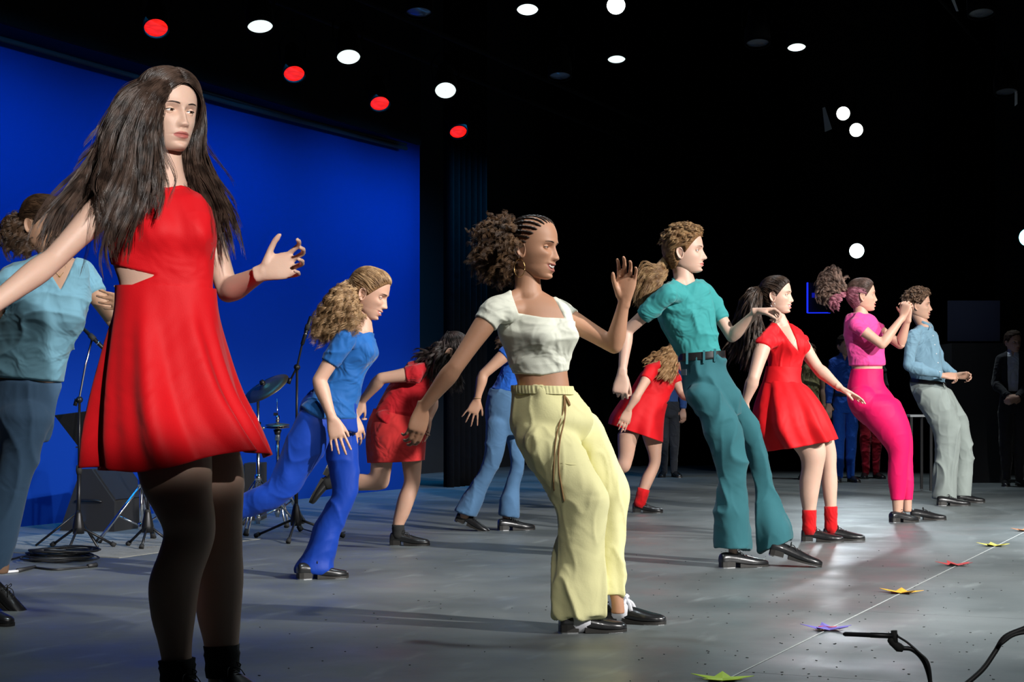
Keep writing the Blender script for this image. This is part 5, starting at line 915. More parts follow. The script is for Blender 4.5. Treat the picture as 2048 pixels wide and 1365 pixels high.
    tw = p.HL((0, -.1, .03)); curves('pink_strands', strands(500, tw+RNG.normal(size=(30, 3))*.006, [[tw, p.Pt((1675, 595, -.05)), p.Pt((1662, 605, -.05)), p.Pt((1668, 625, -.04))], [tw, p.Pt((1682, 590, -.04)), p.Pt((1678, 610, -.05)), p.Pt((1682, 622, -.04))]], k=26, spread=(.01, .03, .03), curl=(.012, 4), join=.15), .0009, pm, p.o, p.base)
pink()
def blue_shirt():
    d = 15.3; sk = skin('warm', (.56, .33, .23), (.42, .15, .12))
    torso = [(1838, 653, 1861, 656, 0, .8), (1824, 662, 1868, 664, 0, .65), (1815, 680, 1875, 682, 0, .68), (1814, 710, 1881, 710, 0, .7), (1818, 738, 1884, 740, 0, .72), (1824, 760, 1888, 766, 0, .76), (1828, 788, 1902, 785, 0, .78), (1846, 815, 1912, 808, 0, .7)]
    n1 = [(1830, 790, 1892, 786, -.06, .85), (1848, 830, 1912, 824, -.07, .85), (1868, 872, 1922, 866, -.07, .85), (1869, 920, 1918, 915, -.06, .9), (1872, 960, 1908, 960, -.04, .9), (1875, 996, 1900, 998, -.04, .9)]
    n2 = [(1860, 790, 1905, 784, .08, .85), (1885, 832, 1926, 824, .08, .85), (1908, 870, 1940, 864, .08, .9), (1912, 915, 1945, 908, .08, .9), (1912, 955, 1942, 955, .08, .9), (1914, 990, 1938, 992, .08, .9)]
    p = person('bs', d, (1910, 1010), torso, ((1824, 678, -.16), (1862, 680, .15)), (((1817, 732, -.22), (1888, 752, -.26), dict(dir=(1, -.05, 0), n=(0, -.6, -.6), curl=(.9, 1.1, .7), size=1.02)), ((1880, 730, .15), (1912, 752, .05), dict(dir=(1, 0, 0), n=(0, -.5, .6), curl=(.9, 1.1, .7)))),
        ({'st': n1, 'grow': -.012}, {'st': n2, 'grow': -.012}), dict(c=(1837, 612), rot=(16, 3, 2), s=1.04, open=.7, face=dict(smile=.5, mouth=.35, nose=1.1, jaw=1.04), browcol=(.02, .012, .01)), sk, chest=35, hq=.6, vox=.0065, neck=(1849, 656, 0), neckr=.053, label='person in a light blue long-sleeved shirt and pale grey trousers, far right of the dancers')
    sm = cloth('light_blue_shirt', (.17, .30, .39), .75); garment(p, 'shirt', dict(above=((1815, 762, 1900, 772),), sleeve=(1.93, 1.9), balls=((p.nb+UP*.03, .066),)), sm, .014, .009, (8, 8, 5), sm=12, seed=12)
    S = Soup(); nb = p.nb+UP*.035
    for sd in (-1, 1):
        lat = np.cross(UP, p.fwd)*sd; tube(S, [nb-p.fwd*.055+UP*.02, nb+lat*.055+UP*.01, nb+p.fwd*.05+lat*.02-UP*.02, nb+p.fwd*.06+lat*.055-UP*.055], [.012, .014, .016, .004], 8, 4, flat=.45)
    obj('collar', *S.arr(), sm, p.o, p.base)
    S = Soup()
    sh_ = [o for o in p.o.children if o.name.startswith('shirt')][0]
    for q in range(5):
        c = snap(sh_, 1866+q*3.3, 672+q*18, p.base, .001)
        if c is not None: ball(S, c, .006, 8)
    obj('button', *S.arr(), nmat('button', (.7, .72, .75), .4), p.o, p.base, kind='stuff')
    tm = cloth('pale_grey_denim', (.27, .31, .29), .85, ((4, .4, .03), (300, .2, .002)), noise=(5, .15))
    silgarment(p, 'trousers', [[(1823, 760, 1889, 768, 0, .78), (1826, 785, 1900, 784, 0, .8), (1838, 815, 1912, 808, 0, .75), (1850, 835, 1915, 825, 0, .5)], n1[:4]+[(1868, 960, 1914, 960, -.05, .95), (1867, 996, 1910, 1000, -.04, 1.)], n2[:4]+[(1908, 955, 1945, 955, .08, .95), (1908, 992, 1942, 994, .08, 1.)]], d, tm, .007, 3, .011, (7, 7, 4.5), 8, grow=.004)
    belt(p, [(1824, 758, 1889, 766, 0, .78), (1823, 766, 1889, 774, 0, .78)], d, nmat('belt_leather', (.012, .012, .013), .35), grow=.013)
    sh2(p, (1874, 1012), (1937, 1012), L=.28); h = G(1910, 1006); shoe(p.o, p.base, h+[0, .03, 0], h+[0, .03, 0]+unit([.26, -.03, 0])*.28)
    fuzz(p, hairmat('hair_curl_boy', (.07, .038, .022), (.26, .15, .09), .45), 3200, .035, (.010, 2), .0011, .022, (0, .2, .5), lambda L: np.minimum(hairline(L)-.004, L[:, 2]-.005+0*L[:, 0]), .01, .01)
blue_shirt()
# ---- people waiting in the dark upstage
def standing(lab, d, x, ytop, yfoot, face, shirt, trous, hairm, w=1., skirtm=None, hand=True, skm=None, yaw=70, handfront=False, long_sleeve=True, legsplit=True, longhair=None, vneck=None):
    H = yfoot-ytop; s = H/290.; X = lambda v: x+v*s*w; Y = lambda v: ytop+v*s
    torso = [(X(-8), Y(38), X(8), Y(38), 0, .8), (X(-23), Y(45), X(23), Y(45), 0, .5), (X(-26), Y(60), X(26), Y(60), 0, .5), (X(-23), Y(85), X(23), Y(85), 0, .6), (X(-20), Y(112), X(20), Y(112), 0, .65), (X(-22), Y(130), X(22), Y(130), 0, .65), (X(-23), Y(150), X(23), Y(150), 0, .6)]
    mk = lambda sg: [(X(sg*12-11), Y(145), X(sg*12+11), Y(145), 0, .85), (X(sg*12-9), Y(205), X(sg*12+9), Y(205), 0, .85), (X(sg*11-7), Y(240), X(sg*11+7), Y(240), 0, .9), (X(sg*11-5), Y(278), X(sg*11+5), Y(278), 0, .9)]
    el = [(X(-30), Y(95), .0), (X(30), Y(95), .0)]; wr = [(X(-32), Y(135), -.05), (X(32), Y(135), -.05)]
    if handfront: wr = [(X(-7), Y(123), -.18), (X(7), Y(125), -.2)]; el = [(X(-31), Y(98), 0), (X(31), Y(98), 0)]
    hd = lambda sg: dict(dir=(-.9*sg, -.35, .1) if handfront else (0, -1, 0), n=(0, -.2, -1), curl=(.8, 1., .7) if handfront else (.4, .5, .4), spread=0)
    p = person('s', d, (x, yfoot), torso, ((X(-21), Y(52), 0), (X(21), Y(52), 0)), ((el[0], wr[0], hd(-1)), (el[1], wr[1], hd(1))), ({'st': mk(-1)}, {'st': mk(1)}), dict(c=(X(0), Y(20)), rot=(yaw, 0, 0), s=.97*s*d/19.5/1.0 if False else H*d/3600/1.66, face=face, browcol=(.03, .02, .015)), skm or SK_FAIR(), chest=80, hq=.35, vox=.009, neck=(X(0), Y(39), 0), neckr=.05, smooth=4, label=lab)
    garment(p, 'jacket' if handfront else 'shirt', dict(above=((X(-60), Y(150 if handfront else 118), X(60), Y(150 if handfront else 118)),), sleeve=(1.95, 1.95) if long_sleeve else (-.2, -.2), holes=((vneck and [(X(q[0]), Y(q[1])) for q in vneck] or [(X(-8), Y(30)), (X(0), Y(50)), (X(8), Y(30))], 0),)), shirt, .012, .006, (7, 7, 7), sm=3)
    if trous: garment(p, 'trousers', dict(below=((X(-60), Y(116), X(60), Y(116)),), sleeve=(-1, -1)), trous, .016, .006, (8, 8, 5), sm=3)
    if skirtm: skirt(p, 'skirt', [(X(-20), Y(112), X(20), Y(112), 0, .7), (X(-26), Y(140), X(26), Y(140), 0, .7), (X(-34), Y(190), X(34), Y(190), 0, .7)], d, skirtm, amp=(0, .015, .025), n=80, sub=6)
    for sg in (-1, 1): h = P(X(sg*11), 0, d)*[1, 1, 0]; shoe(p.o, p.base, h+[0, .08, 0], h+[sg*.05, -.17, 0], laces=False)
    hair_shell(p, hairm, .014, noise=.008)
    if longhair: C = lambda *a: [P(X(u), Y(v), d+z) for u, v, z in a]; curves('long_hair', strands(900, None, [C((-3, 1, 0), (-14, 20, 0), (-16, 45, -.04), (-15, 70, -.08)), C((3, 1, 0), (14, 20, 0), (16, 45, -.04), (15, 70, -.08))], k=12, spread=(.015, .02, .03), join=.01, skull=p), .0014, hairm, p.o, p.base)
    return p
dh = hairmat('hair_dark', (.018, .011, .008)); bh = hairmat('hair_brown', (.035, .02, .012), (.10, .055, .03))
q = standing('person standing upstage in a royal blue shirt and blue trousers, hands at the sides', 19.5, 1690, 672, 968, dict(smile=.8, mouth=.4), cloth('bg_blue_shirt', (.006, .06, .34), .8), cloth('bg_blue_trousers', (.006, .075, .42), .8), dh)
belt(q, [(1667, 787, 1712, 787, 0, .7), (1667, 793, 1712, 793, 0, .7)], 19.5, nmat('belt_leather', (.012, .012, .013), .35), grow=.03)
standing('person in a pale gold sleeveless dress waiting behind the red-dress dancer', 20.2, 1618, 690, 962, dict(), cloth('gold_satin', (.34, .28, .12), .6), None, bh, skirtm=cloth('gold_satin', (.34, .28, .12), .6), long_sleeve=False, skm=skin('tan2', (.47, .27, .17), (.36, .13, .10)), longhair=True)
standing('person in a dark top and crimson trousers hidden behind the magenta leggings', 20.4, 1742, 690, 960, dict(), cloth('bg_dark_top', (.02, .02, .02), .8), cloth('crimson_trousers', (.42, .004, .02), .8), dh)
standing('person in dark clothes standing behind the teal trousers', 20.8, 1338, 700, 958, dict(), cloth('bg_navy_shirt', (.03, .08, .25), .8), cloth('bg_charcoal', (.02, .022, .028), .8), bh)
q = standing('person in a dark suit and white shirt, hands folded, at the right edge', 18.6, 2026, 664, 972, dict(), cloth('bg_suit', (.010, .010, .012), .8), cloth('bg_suit', (.010, .010, .012), .8), bh, w=1.08, handfront=True, vneck=[(-9, 20), (-10, 60), (-8, 112), (8, 112), (10, 60), (9, 20)])
garment(q, 'white_shirt', dict(above=((1950, 785, 2100, 785),), sleeve=(-.2, -.2), holes=(([(2018, 690), (2026, 712), (2034, 690)], 0),)), cloth('bg_white_shirt', (.55, .57, .62), .8), .004, .002, sm=2)
# ================================================================ MUSICIANS' KIT UPSTAGE LEFT
M_BRASS = nmat('cymbal_bronze', (.30, .25, .16), .42, metal=1, noise=(30, .2)); M_RUB = nmat('rubber', (.012, .012, .012), .8); M_CABLE = nmat('cable_rubber', (.012, .012, .013), .55)
def part(name, mat, parent, base, fn, smooth=True, kind=None):
    S = Soup(); fn(S); return obj(name, *S.arr(), mat, parent, base, smooth=smooth, kind=kind)
def mic_stand(label, foot, top_px, d, boom=None, mic=None, legs=3, col=None, legr=.30, group=None, lower=None):
    """straight stand: foot pixel, top of pole pixel; boom and mic as lists of (px,py,dd)"""
    base = P(foot[0], 0, d)*[1, 1, 0]; o = empty('microphone_stand', base, label, 'microphone stand', group); top = P(top_px[0], top_px[1], d+(top_px[2] if len(top_px) > 2 else 0)); hub = base+UP*.16
    part('pole', M_STEEL, o, base, lambda S: (tube(S, [base+UP*.10, base+(top-base)*.55], .012, 12), tube(S, [base+(top-base)*.5, top], .008, 12)))
    part('pole_clutch', M_RUB, o, base, lambda S: tube(S, [base+(top-base)*.50, base+(top-base)*.53, base+(top-base)*.56], [.015, .019, .016], 12))
    part('leg_hub', M_STEEL, o, base, lambda S: tube(S, [hub-UP*.07, hub-UP*.03, hub+UP*.05, hub+UP*.07], [.034, .036, .020, .013], 14))
    for k in range(legs):
        a = k*2*pi/3+.5; e = base+np.array([cos(a)*legr, sin(a)*legr, .012])
        l = part('leg', M_STEEL, o, base, lambda S: tube(S, [hub-UP*.03+(e-hub)*[.06, .06, 0], e], .008, 8)); part('rubber_foot', M_RUB, l, base, lambda S: tube(S, [e+(hub-e)*.10, e], [.014, .016], 10))
    if boom:
        B = [P(x, y, d+z) for x, y, z in boom]; part('boom_arm', col or M_CHROME, o, base, lambda S: tube(S, B, .0065, 10)); part('boom_clamp', M_STEEL, o, base, lambda S: (ball(S, top, .021, 12), tube(S, [top+[0, -.04, 0], top+[0, .04, 0]], .010, 8)))
        part('counterweight', M_STEEL, o, base, lambda S: tube(S, [B[0], B[0]+(B[-1]-B[0])*.10], .012, 10))
    if mic:
        a, b = [P(x, y, d+z) for x, y, z in mic]; mm = part('microphone', M_STEEL, o, base, lambda S: tube(S, [a, a+(b-a)*.02, a+(b-a)*.60, a+(b-a)*.62, a+(b-a)*.98, b], [.006, .011, .0125, .0125, .0115, .008], 14))
        part('microphone_ring', M_CHROME, mm, base, lambda S: tube(S, [a+(b-a)*.60, a+(b-a)*.64], .0135, 14)); part('microphone_clip', M_RUB, o, base, lambda S: tube(S, [a+(b-a)*.30, a+(b-a)*.48], .017, 12))
    return o
mic_stand('tall boom microphone stand left of the red skirt, chrome arm', (157, 1098), (159, 800), 10.7, [(150, 812, 0), (159, 795, 0), (170, 735, 0), (184, 678, 0)], [(164, 655, -.02), (216, 706, -.02)], legr=.22)
mic_stand('black microphone stand just left of the blue trousers, angled microphone on top', (592, 1062), (594, 735), 11.4, [(577, 768, 0), (594, 735, 0), (604, 690, 0), (612, 655, 0)], [(622, 633, 0), (604, 690, -.02)], col=M_STEEL, legr=.33)
mic_stand('short black stand behind the front dancer\'s knee', (295, 1100), (296, 960), 10.8, legr=.16)
# music stand
d = 10.9; base = P(153, 0, d)*[1, 1, 0]; o = empty('music_stand', base, 'black music stand with a tilted desk, left of the red skirt', 'music stand')
A, B, C_, D_ = P(109, 832, d-.1), P(188, 822, d-.1), P(190, 892, d+.05), P(156, 893, d+.05); n_ = unit(np.cross(B-A, C_-A))*.006
o2 = obj('desk', [A, B, C_, D_, A+n_, B+n_, C_+n_, D_+n_], [(0, 1, 2, 3), (7, 6, 5, 4), (0, 4, 5, 1), (1, 5, 6, 2), (2, 6, 7, 3), (3, 7, 4, 0)], M_STEEL, o, base, smooth=False)
part('desk_lip', M_STEEL, o, base, lambda S: box(S, (C_+D_)/2+[0, -.03, -.005], (C_-D_)/2, [0, .03, 0], [0, 0, .004]), False)
part('pole', M_STEEL, o, base, lambda S: tube(S, [base+UP*.10, P(163, 888, d+.03)], .011, 12))
for k in range(3):
    a = k*2*pi/3+1.3; part('leg', M_STEEL, o, base, lambda S: tube(S, [base+UP*.20, base+[cos(a)*.24, sin(a)*.24, .008]], .007, 8))
# chrome cymbal hardware
def kit_stand(name, label, x, d, ztop, cat, clutch=True, legk=.30, rot=.4):
    base = P(x, 0, d)*[1, 1, 0]; o = empty(name, base, label, cat); ap = base+UP*.36; lo = base+UP*.10
    part('lower_tube', M_CHROME, o, base, lambda S: tube(S, [base+UP*.06, base+UP*min(.72, ztop-.05)], .0135, 14)); part('upper_tube', M_CHROME, o, base, lambda S: tube(S, [base+UP*.5, base+UP*ztop], .0095, 12))
    part('height_clamp', M_CHROME, o, base, lambda S: (tube(S, [base+UP*(min(.66, ztop-.1)), base+UP*min(.74, ztop-.02)], .020, 12), tube(S, [base+UP*.70+[-.035, 0, 0], base+UP*.70+[.035, 0, 0]], .006, 8), ball(S, base+UP*.70+[.036, 0, 0], .011, 8)))
    for k in range(3):
        a = k*2*pi/3+rot; e = base+np.array([cos(a)*legk, sin(a)*legk, .015]); s_ = np.array([-sin(a), cos(a), 0])*.012
        l = part('leg', M_CHROME, o, base, lambda S: [tube(S, [ap+s_*q, e+s_*q], .0075, 8) for q in (-1, 1)]); part('rubber_foot', M_RUB, l, base, lambda S: tube(S, [e+(ap-e)*.07, e-UP*.006], [.017, .02], 10)); part('brace', M_CHROME, l, base, lambda S: tube(S, [lo, ap+(e-ap)*.55], .006, 8))
    part('leg_collar', M_CHROME, o, base, lambda S: (tube(S, [ap-UP*.02, ap+UP*.03], .023, 12), tube(S, [lo-UP*.02, lo+UP*.02], .021, 12))); return o, base
def cymbal(c, nrm, r, par, base, name='cymbal'):
    e1, e2 = frame(nrm); th = np.arange(48)*2*pi/48; R = [];
    for rr, h in ((.02, .032), (.16, .030), (.22, .018), (.26, .014), (.6, .010), (1., -.006), (1., -.009), (.6, .007), (.26, .011), (.02, .028)): R.append(c+nrm*h*r/.2+r*rr*(np.outer(np.cos(th), e1)+np.outer(np.sin(th), e2)))
    V, F = rings(np.array(R), False); return obj(name, V, F, M_BRASS, par, base)
d = 12.0; zt = P(516, 790, d)[2]; o, b_ = kit_stand('cymbal_stand', 'chrome stand with a large tilted cymbal, right of the red skirt', 516, d, zt, 'cymbal stand')
L_, R_ = P(486, 800, d), P(576, 753, d); ax = unit(R_-L_); nn = unit(np.cross(ax, [0, 1, 0])*[1, 1, 1]); nn = nn if nn[2] > 0 else -nn; nn = unit(nn+np.array([0, -.42, 0])*1.0); c_ = (L_+R_)/2
cymbal(c_, nn, np.linalg.norm(R_-L_)/2, o, b_); part('tilter', M_CHROME, o, b_, lambda S: (tube(S, [b_+UP*zt, c_-nn*.03, c_+nn*.05], .006, 8), ball(S, b_+UP*zt, .018, 10))); part('wing_nut', M_STEEL, o, b_, lambda S: tube(S, [c_+nn*.035, c_+nn*.06], [.02, .014], 10))
d = 12.7; zt = P(554, 853, d)[2]; o, b_ = kit_stand('hi_hat_stand', 'chrome hi-hat stand with two small cymbals beside the blue trousers', 555, d, zt, 'hi-hat stand', rot=.9, legk=.26)
cymbal(b_+UP*(zt+.012), unit(np.array([.0, -.12, 1])), .085*1.0, o, b_); cymbal(b_+UP*(zt-.010), unit(np.array([.0, .10, -1])), .085, o, b_); part('pull_rod', M_CHROME, o, b_, lambda S: (tube(S, [b_+UP*zt, P(554, 798, d)], .003, 6), tube(S, [b_+UP*(zt+.03), b_+UP*(zt+.075)], .014, 10))); part('wing_nut', M_CHROME, o, b_, lambda S: (box(S, b_+UP*(zt+.085)+[-.012, 0, 0], [.016, 0, 0], [0, .004, 0], [0, 0, .010]),), False); part('cymbal_seat', M_STEEL, o, b_, lambda S: tube(S, [b_+UP*(zt-.10), b_+UP*(zt-.05), b_+UP*(zt-.025)], [.012, .022, .03], 12))
d = 11.2; o, b_ = kit_stand('drum_stand', 'chrome tripod stand just left of the front dancer\'s knee', 283, d, P(283, 940, d)[2], 'drum stand', legk=.27, rot=-.6)
# wedge loudspeaker
d = 12.4; base = P(215, 0, d)*[1, 1, 0]; o = empty('wedge_speaker', base, 'black wedge loudspeaker on the floor behind the front dancer', 'loudspeaker')
w = .26; pr = [(-.22, 0), (.19, 0), (.19, .20), (.02, .42), (-.06, .42)]; ax_ = unit(np.array([.9, -.25, 0])); dp = np.array([.25, .9, 0]); dp = unit(dp)
V = [base+ax_*x+UP*z+dp*s*w for s in (-1, 1) for x, z in pr]; F = [(0, 1, 2, 3, 4)[::-1], (5, 6, 7, 8, 9)]+[(i, (i+1) % 5, (i+1) % 5+5, i+5) for i in range(5)]
obj('cabinet', V, F, M_BLKP, o, base, smooth=False); g0, g1 = base+ax_*.19+UP*.20, base+ax_*.02+UP*.42; gn = unit(np.cross(g1-g0, dp)); gn = gn if gn[0] > 0 else -gn
part('grille', nmat('speaker_grille', (.02, .02, .022), .5, metal=.5, bump=(400, 1, .004)), o, base, lambda S: box(S, (g0+g1)/2+gn*.006, (g1-g0)*.46, dp*w*.93, gn*.006), False); part('handle', M_STEEL, o, base, lambda S: tube(S, [base-dp*(w+.004)+ax_*(-.1)+UP*.2, base-dp*(w+.02)+ax_*(-.05)+UP*.21, base-dp*(w+.02)+ax_*.05+UP*.21, base-dp*(w+.004)+ax_*.1+UP*.2], .008, 8, 3))
# low black case behind the skirt hem
d = 13.4; base = P(511, 0, d)*[1, 1, 0]; o = empty('equipment_case', base, 'narrow black equipment case behind the cymbal stand', 'case')
part('case_body', M_BLKP, o, base, lambda S: box(S, base+UP*.21, [.062, 0, 0], [0, .16, 0], [0, 0, .21]), False)
part('case_edge', M_STEEL, o, base, lambda S: [tube(S, [base+[x, -.162, .01], base+[x, -.162, .41]], .006, 6) for x in (-.06, .06)])
# rug
rg = G(150, 1108)@N; M_RUG = nmat('rug_grey', (.22, .22, .20), .95, noise=(14, .4), bump=((60, .6, .006), (300, .4, .003)))
ra = [G(165, 1112), G(640, 1088), G(640, 1060), G(150, 1082)]
uA, uB = G(158, 1114)@U, G(655, 1084)@U; nA = G(330, 1105)@N
rug = quad('rug', [stage(uA, nA, .004), stage(uB, nA, .004), stage(uB, nA-1.5, .004), stage(uA+.1, nA-1.5, .004)], M_RUG, None, .0035); tag(rug, 'worn grey rug under the drum hardware', 'rug')
# coiled cable and loose cable
S = Soup()
for k in range(9):
    c = G(122, 1121)+np.array([RNG.normal()*.03, RNG.normal()*.05, .006+k*.007]); a, b = .17+RNG.normal()*.02, .20+RNG.normal()*.03; ph = RNG.random()*6
    tube(S, [c+np.array([a*cos(q+ph), b*sin(q+ph), .006*sin(q*2+k)]) for q in np.linspace(0, 2*pi, 30)], .0055, 6)
tag(obj('cable_coil', *S.arr(), M_CABLE), 'coil of black cable lying on the floor at the left', 'cable')
S = Soup(); tube(S, [G(70, 1138)+UP*.006, G(110, 1142)+UP*.006, G(150, 1139)+UP*.006, G(185, 1136)+UP*.006], .006, 8, 6); tube(S, [G(176, 1137)+UP*.012, G(192, 1135)+UP*.012], [.010, .014], 10); tube(S, [G(35, 1146)+UP*.01, G(70, 1138)+UP*.01], [.012, .008], 8)
tag(obj('cable', *S.arr(), M_CABLE), 'short black cable end with a plug, in front of the coil', 'cable')
tag(part('cable', nmat('white_cable', (.6, .6, .62), .5), None, None, lambda S: tube(S, [G(-40, 1152)+UP*.008, G(0, 1149)+UP*.008, G(36, 1146)+UP*.008], .007, 8, 4)), 'white cable entering at the left frame edge', 'cable')
tag(part('cable', M_CABLE, None, None, lambda S: tube(S, [G(20, 1122)+UP*.006, G(60, 1112)+UP*.006, G(95, 1108)+UP*.006, G(120, 1107)+UP*.006], .005, 8, 6)), 'thin black cable trailing from the cable coil behind it', 'cable')
tag(part('cable', M_CABLE, None, None, lambda S: tube(S, [G(600, 1062)+UP*.018, G(640, 1074)+UP*.018, G(668, 1072)+UP*.006, G(690, 1066)+UP*.006], .004, 8, 6)), 'thin black cable curling at the right-hand microphone stand', 'cable')
# ================================================================ PAPER STARS ON THE SEAM
def star(px, py, col, label, r=.105, rot=0., lift=.02, curlm=0):
    c = G(px, py); S = Soup(); V = []; top = []
    for k in range(10):
        a = rot+k*pi/5; rr = r if k % 2 == 0 else r*.42; V.append(c+np.array([cos(a)*rr, sin(a)*rr, .004+(lift*(.35+.65*abs(sin(k*1.7+rot))) if k % 2 == 0 else .002)]))
    V = [c+UP*.006]+V; V += [v-UP*.0015 for v in V]; F = [(0, k, k % 10+1) for k in range(1, 11)]+[(11, 11+k % 10+1, 11+k) for k in range(1, 11)]+[(k, k+11, k % 10+12, k % 10+1) for k in range(1, 11)]
    return tag(obj('paper_star', V, F, nmat('star_'+label.split()[0], col, .6, noise=(20, .12)), smooth=False), label, 'paper star', 'paper stars along the stage seam')
star(1445, 1361, (.45, .65, .03), 'lime green paper star at the bottom edge of the picture', rot=.2, lift=.014)
st2 = star(1655, 1261, (.16, .13, .48), 'purple paper star nearest the microphone on the seam', rot=.35); S = Soup(); c = G(1655, 1259); tube(S, [c+[-.035, 0, .009], c+[-.01, .012, .009], c+[.005, -.010, .009], c+[.035, .004, .009]], .0022, 6, 4); obj('star_scribble', *S.arr(), nmat('red_ink', (.4, .05, .08), .6), st2, np.zeros(3)).location = (0, 0, 0)
star(1803, 1187, (.80, .40, .03), 'orange-yellow paper star on the seam between the purple and the red ones', rot=.1)
star(1910, 1132, (.50, .05, .05), 'red paper star on the seam', rot=.5)
star(1988, 1093, (.70, .62, .08), 'pale yellow paper star on the seam', rot=.25)
star(2052, 1063, (.55, .18, .05), 'brownish paper star cut by the right frame edge', rot=.1)
# scraps and scuffs of tape on the floor
S = Soup()
for k in range(230):
    x, y = RNG.uniform(500, 2040), RNG.uniform(1100, 1364)
    if RNG.random() < .45: x = RNG.uniform(1300, 2040)
    c = G(x, y); a = RNG.random()*6.3
    if any(np.linalg.norm(c-np.array(o_.location)) < .42 for o_ in bpy.data.objects if o_.name.startswith('person')): continue
    e = np.array([cos(a), sin(a), 0])*RNG.uniform(.0015, .005); f_ = np.array([-sin(a), cos(a), 0])*RNG.uniform(.001, .0025); box(S, c+UP*.0012, e, f_, [0, 0, .001])
obj('floor_debris', *S.arr(), nmat('debris', (.012, .012, .012), .8), smooth=False, kind='stuff').name = 'debris'
bpy.data.objects['debris']['label'] = 'tiny dark specks of debris scattered over the stage floor'; bpy.data.objects['debris']['category'] = 'debris'
S = Soup(); tube(S, [G(1560, 1352)+UP*.001, G(1700, 1357)+UP*.001], .003, 4)
# ================================================================ FOREGROUND MICROPHONE
d = 4.95; base = P(1868, 0, d)*[1, 1, 0]; o = empty('floor_microphone', base, 'slim black microphone on a bent gooseneck stand in the front right', 'microphone')
part('microphone_body', M_STEEL, o, base, lambda S: tube(S, [P(1686, 1269, d), P(1690, 1269, d), P(1740, 1271, d), P(1741, 1271, d), P(1794, 1273, d), P(1796, 1273, d)], [.003, .0062, .0066, .0074, .0078, .005], 16))
part('microphone_clip', M_RUB, o, base, lambda S: (tube(S, [P(1788, 1262, d), P(1790, 1290, d)], .009, 10), ball(S, P(1782, 1282, d), .010, 10), tube(S, [P(1782, 1284, d), P(1798, 1296, d), P(1806, 1299, d)], [.009, .013, .009], 10)))
part('gooseneck', M_STEEL, o, base, lambda S: tube(S, [P(1800, 1297, d), P(1824, 1300, d), P(1844, 1318, d), P(1856, 1345, d), P(1864, 1385, d), P(1868, 1415, d), base+UP*.02], .0062, 10, 6))
part('microphone_cable', M_CABLE, o, base, lambda S: tube(S, [P(1796, 1274, d), P(1815, 1286, d), P(1838, 1306, d-.01), P(1856, 1325, d-.02), P(1862, 1360, d-.02), P(1860, 1400, d-.02), base+[.03, -.02, .01]], .0032, 8, 6))
part('round_base', M_STEEL, o, base, lambda S: tube(S, [base+UP*.001, base+UP*.018, base+UP*.022], [.075, .075, .06], 32))
d = 4.7; tag(part('cable', M_CABLE, None, None, lambda S: (tube(S, [P(2080, 1245, d), P(2048, 1258, d), P(2010, 1275, d), P(1990, 1305, d), P(1965, 1340, d-.02), P(1925, 1375, d-.04), P(1870, 1420, d-.05), G(1800, 1455)+UP*.006], .0068, 10, 6), tube(S, [P(2080, 1262, d-.02), P(2030, 1270, d-.02), P(2000, 1290, d-.02)], .005, 8, 6), tube(S, [G(2150, 1330)+UP*.006, P(2110, 1260, d), P(2080, 1245, d)], .0068, 8, 5))), 'thick black cable looping up at the right frame edge', 'cable')
# ================================================================ RIG OVERHEAD
def lamp(label, px, py, z=None, d=None, r=.09, col=(.9, .95, 1), strength=6, tilt=(.25, -.45, -1), d_=None, group=None, texture=False, lensr=None, body=.30, yoke=True, off=False):
    d = d or (z-CAMH)*FPX/(HY-py); c = P(px, py, d); n = unit(tilt); e1, e2 = frame(n); th = np.arange(28)*2*pi/28; o = empty('stage_lamp', c-n*0, label, 'stage lamp', group)
    R = [c+n*h+rr*r*(np.outer(np.cos(th), e1)+np.outer(np.sin(th), e2)) for rr, h in ((1.16, .03), (1.14, -.02), (1.10, -.12), (.85, -.20), (.70, -body), (.3, -body-.02))]; R = [c+n*.03+rr*r*(np.outer(np.cos(th), e1)+np.outer(np.sin(th), e2)) for rr in (1.02,)]+R; V, F = rings(np.array(R), False); obj('housing', V, F, M_RIG, o, c)
    lm = nmat('lamp_off', (.08, .09, .10), .15, coat=.5) if off else nmat('lens_%d_%d' % (int(px), int(py)), col, .3, emit=col+(strength,), noise=None)
    if texture and not off:
        nt = lm.node_tree; b = nt.nodes['Principled BSDF']; tc = nt.nodes.new('ShaderNodeTexCoord'); w_ = nt.nodes.new('ShaderNodeTexNoise'); w_.inputs['Scale'].default_value = 60; mp = nt.nodes.new('ShaderNodeMapping'); mp.inputs['Scale'].default_value = (.25, 1.2, 1.6); nt.links.new(tc.outputs['Object'], mp.inputs['Vector']); nt.links.new(mp.outputs['Vector'], w_.inputs['Vector'])
        r_ = nt.nodes.new('ShaderNodeMapRange'); r_.inputs['From Min'].default_value = .45; r_.inputs['From Max'].default_value = .7; r_.inputs['To Min'].default_value = strength*.75; r_.inputs['To Max'].default_value = strength*1.6; nt.links.new(w_.outputs['Fac'], r_.inputs['Value']); nt.links.new(r_.outputs['Result'], b.inputs['Emission Strength'])
    L = [c+n*h+rr*r*(np.outer(np.cos(th), e1)+np.outer(np.sin(th), e2)) for rr, h in ((1.02, .012), (.7, .020), (.3, .024), (.02, .025))]; V, F = rings(np.array(L), False); obj('lens', V, F, lm, o, c)
    if yoke:
        k = c-n*.14; S = Soup(); tube(S, [k+e1*r*1.25, k+e1*r*1.3+UP*.16, k+UP*.24, k-e1*r*1.3+UP*.16, k-e1*r*1.25], .008, 6, 3); obj('yoke', *S.arr(), M_RIG, o, c); S = Soup(); box(S, k+UP*.28, [.018, 0, 0], [0, .018, 0], [0, 0, .045]); obj('pipe_clamp', *S.arr(), M_RIG, o, c, smooth=False)
    o['n_axis'] = float(c@N); return o
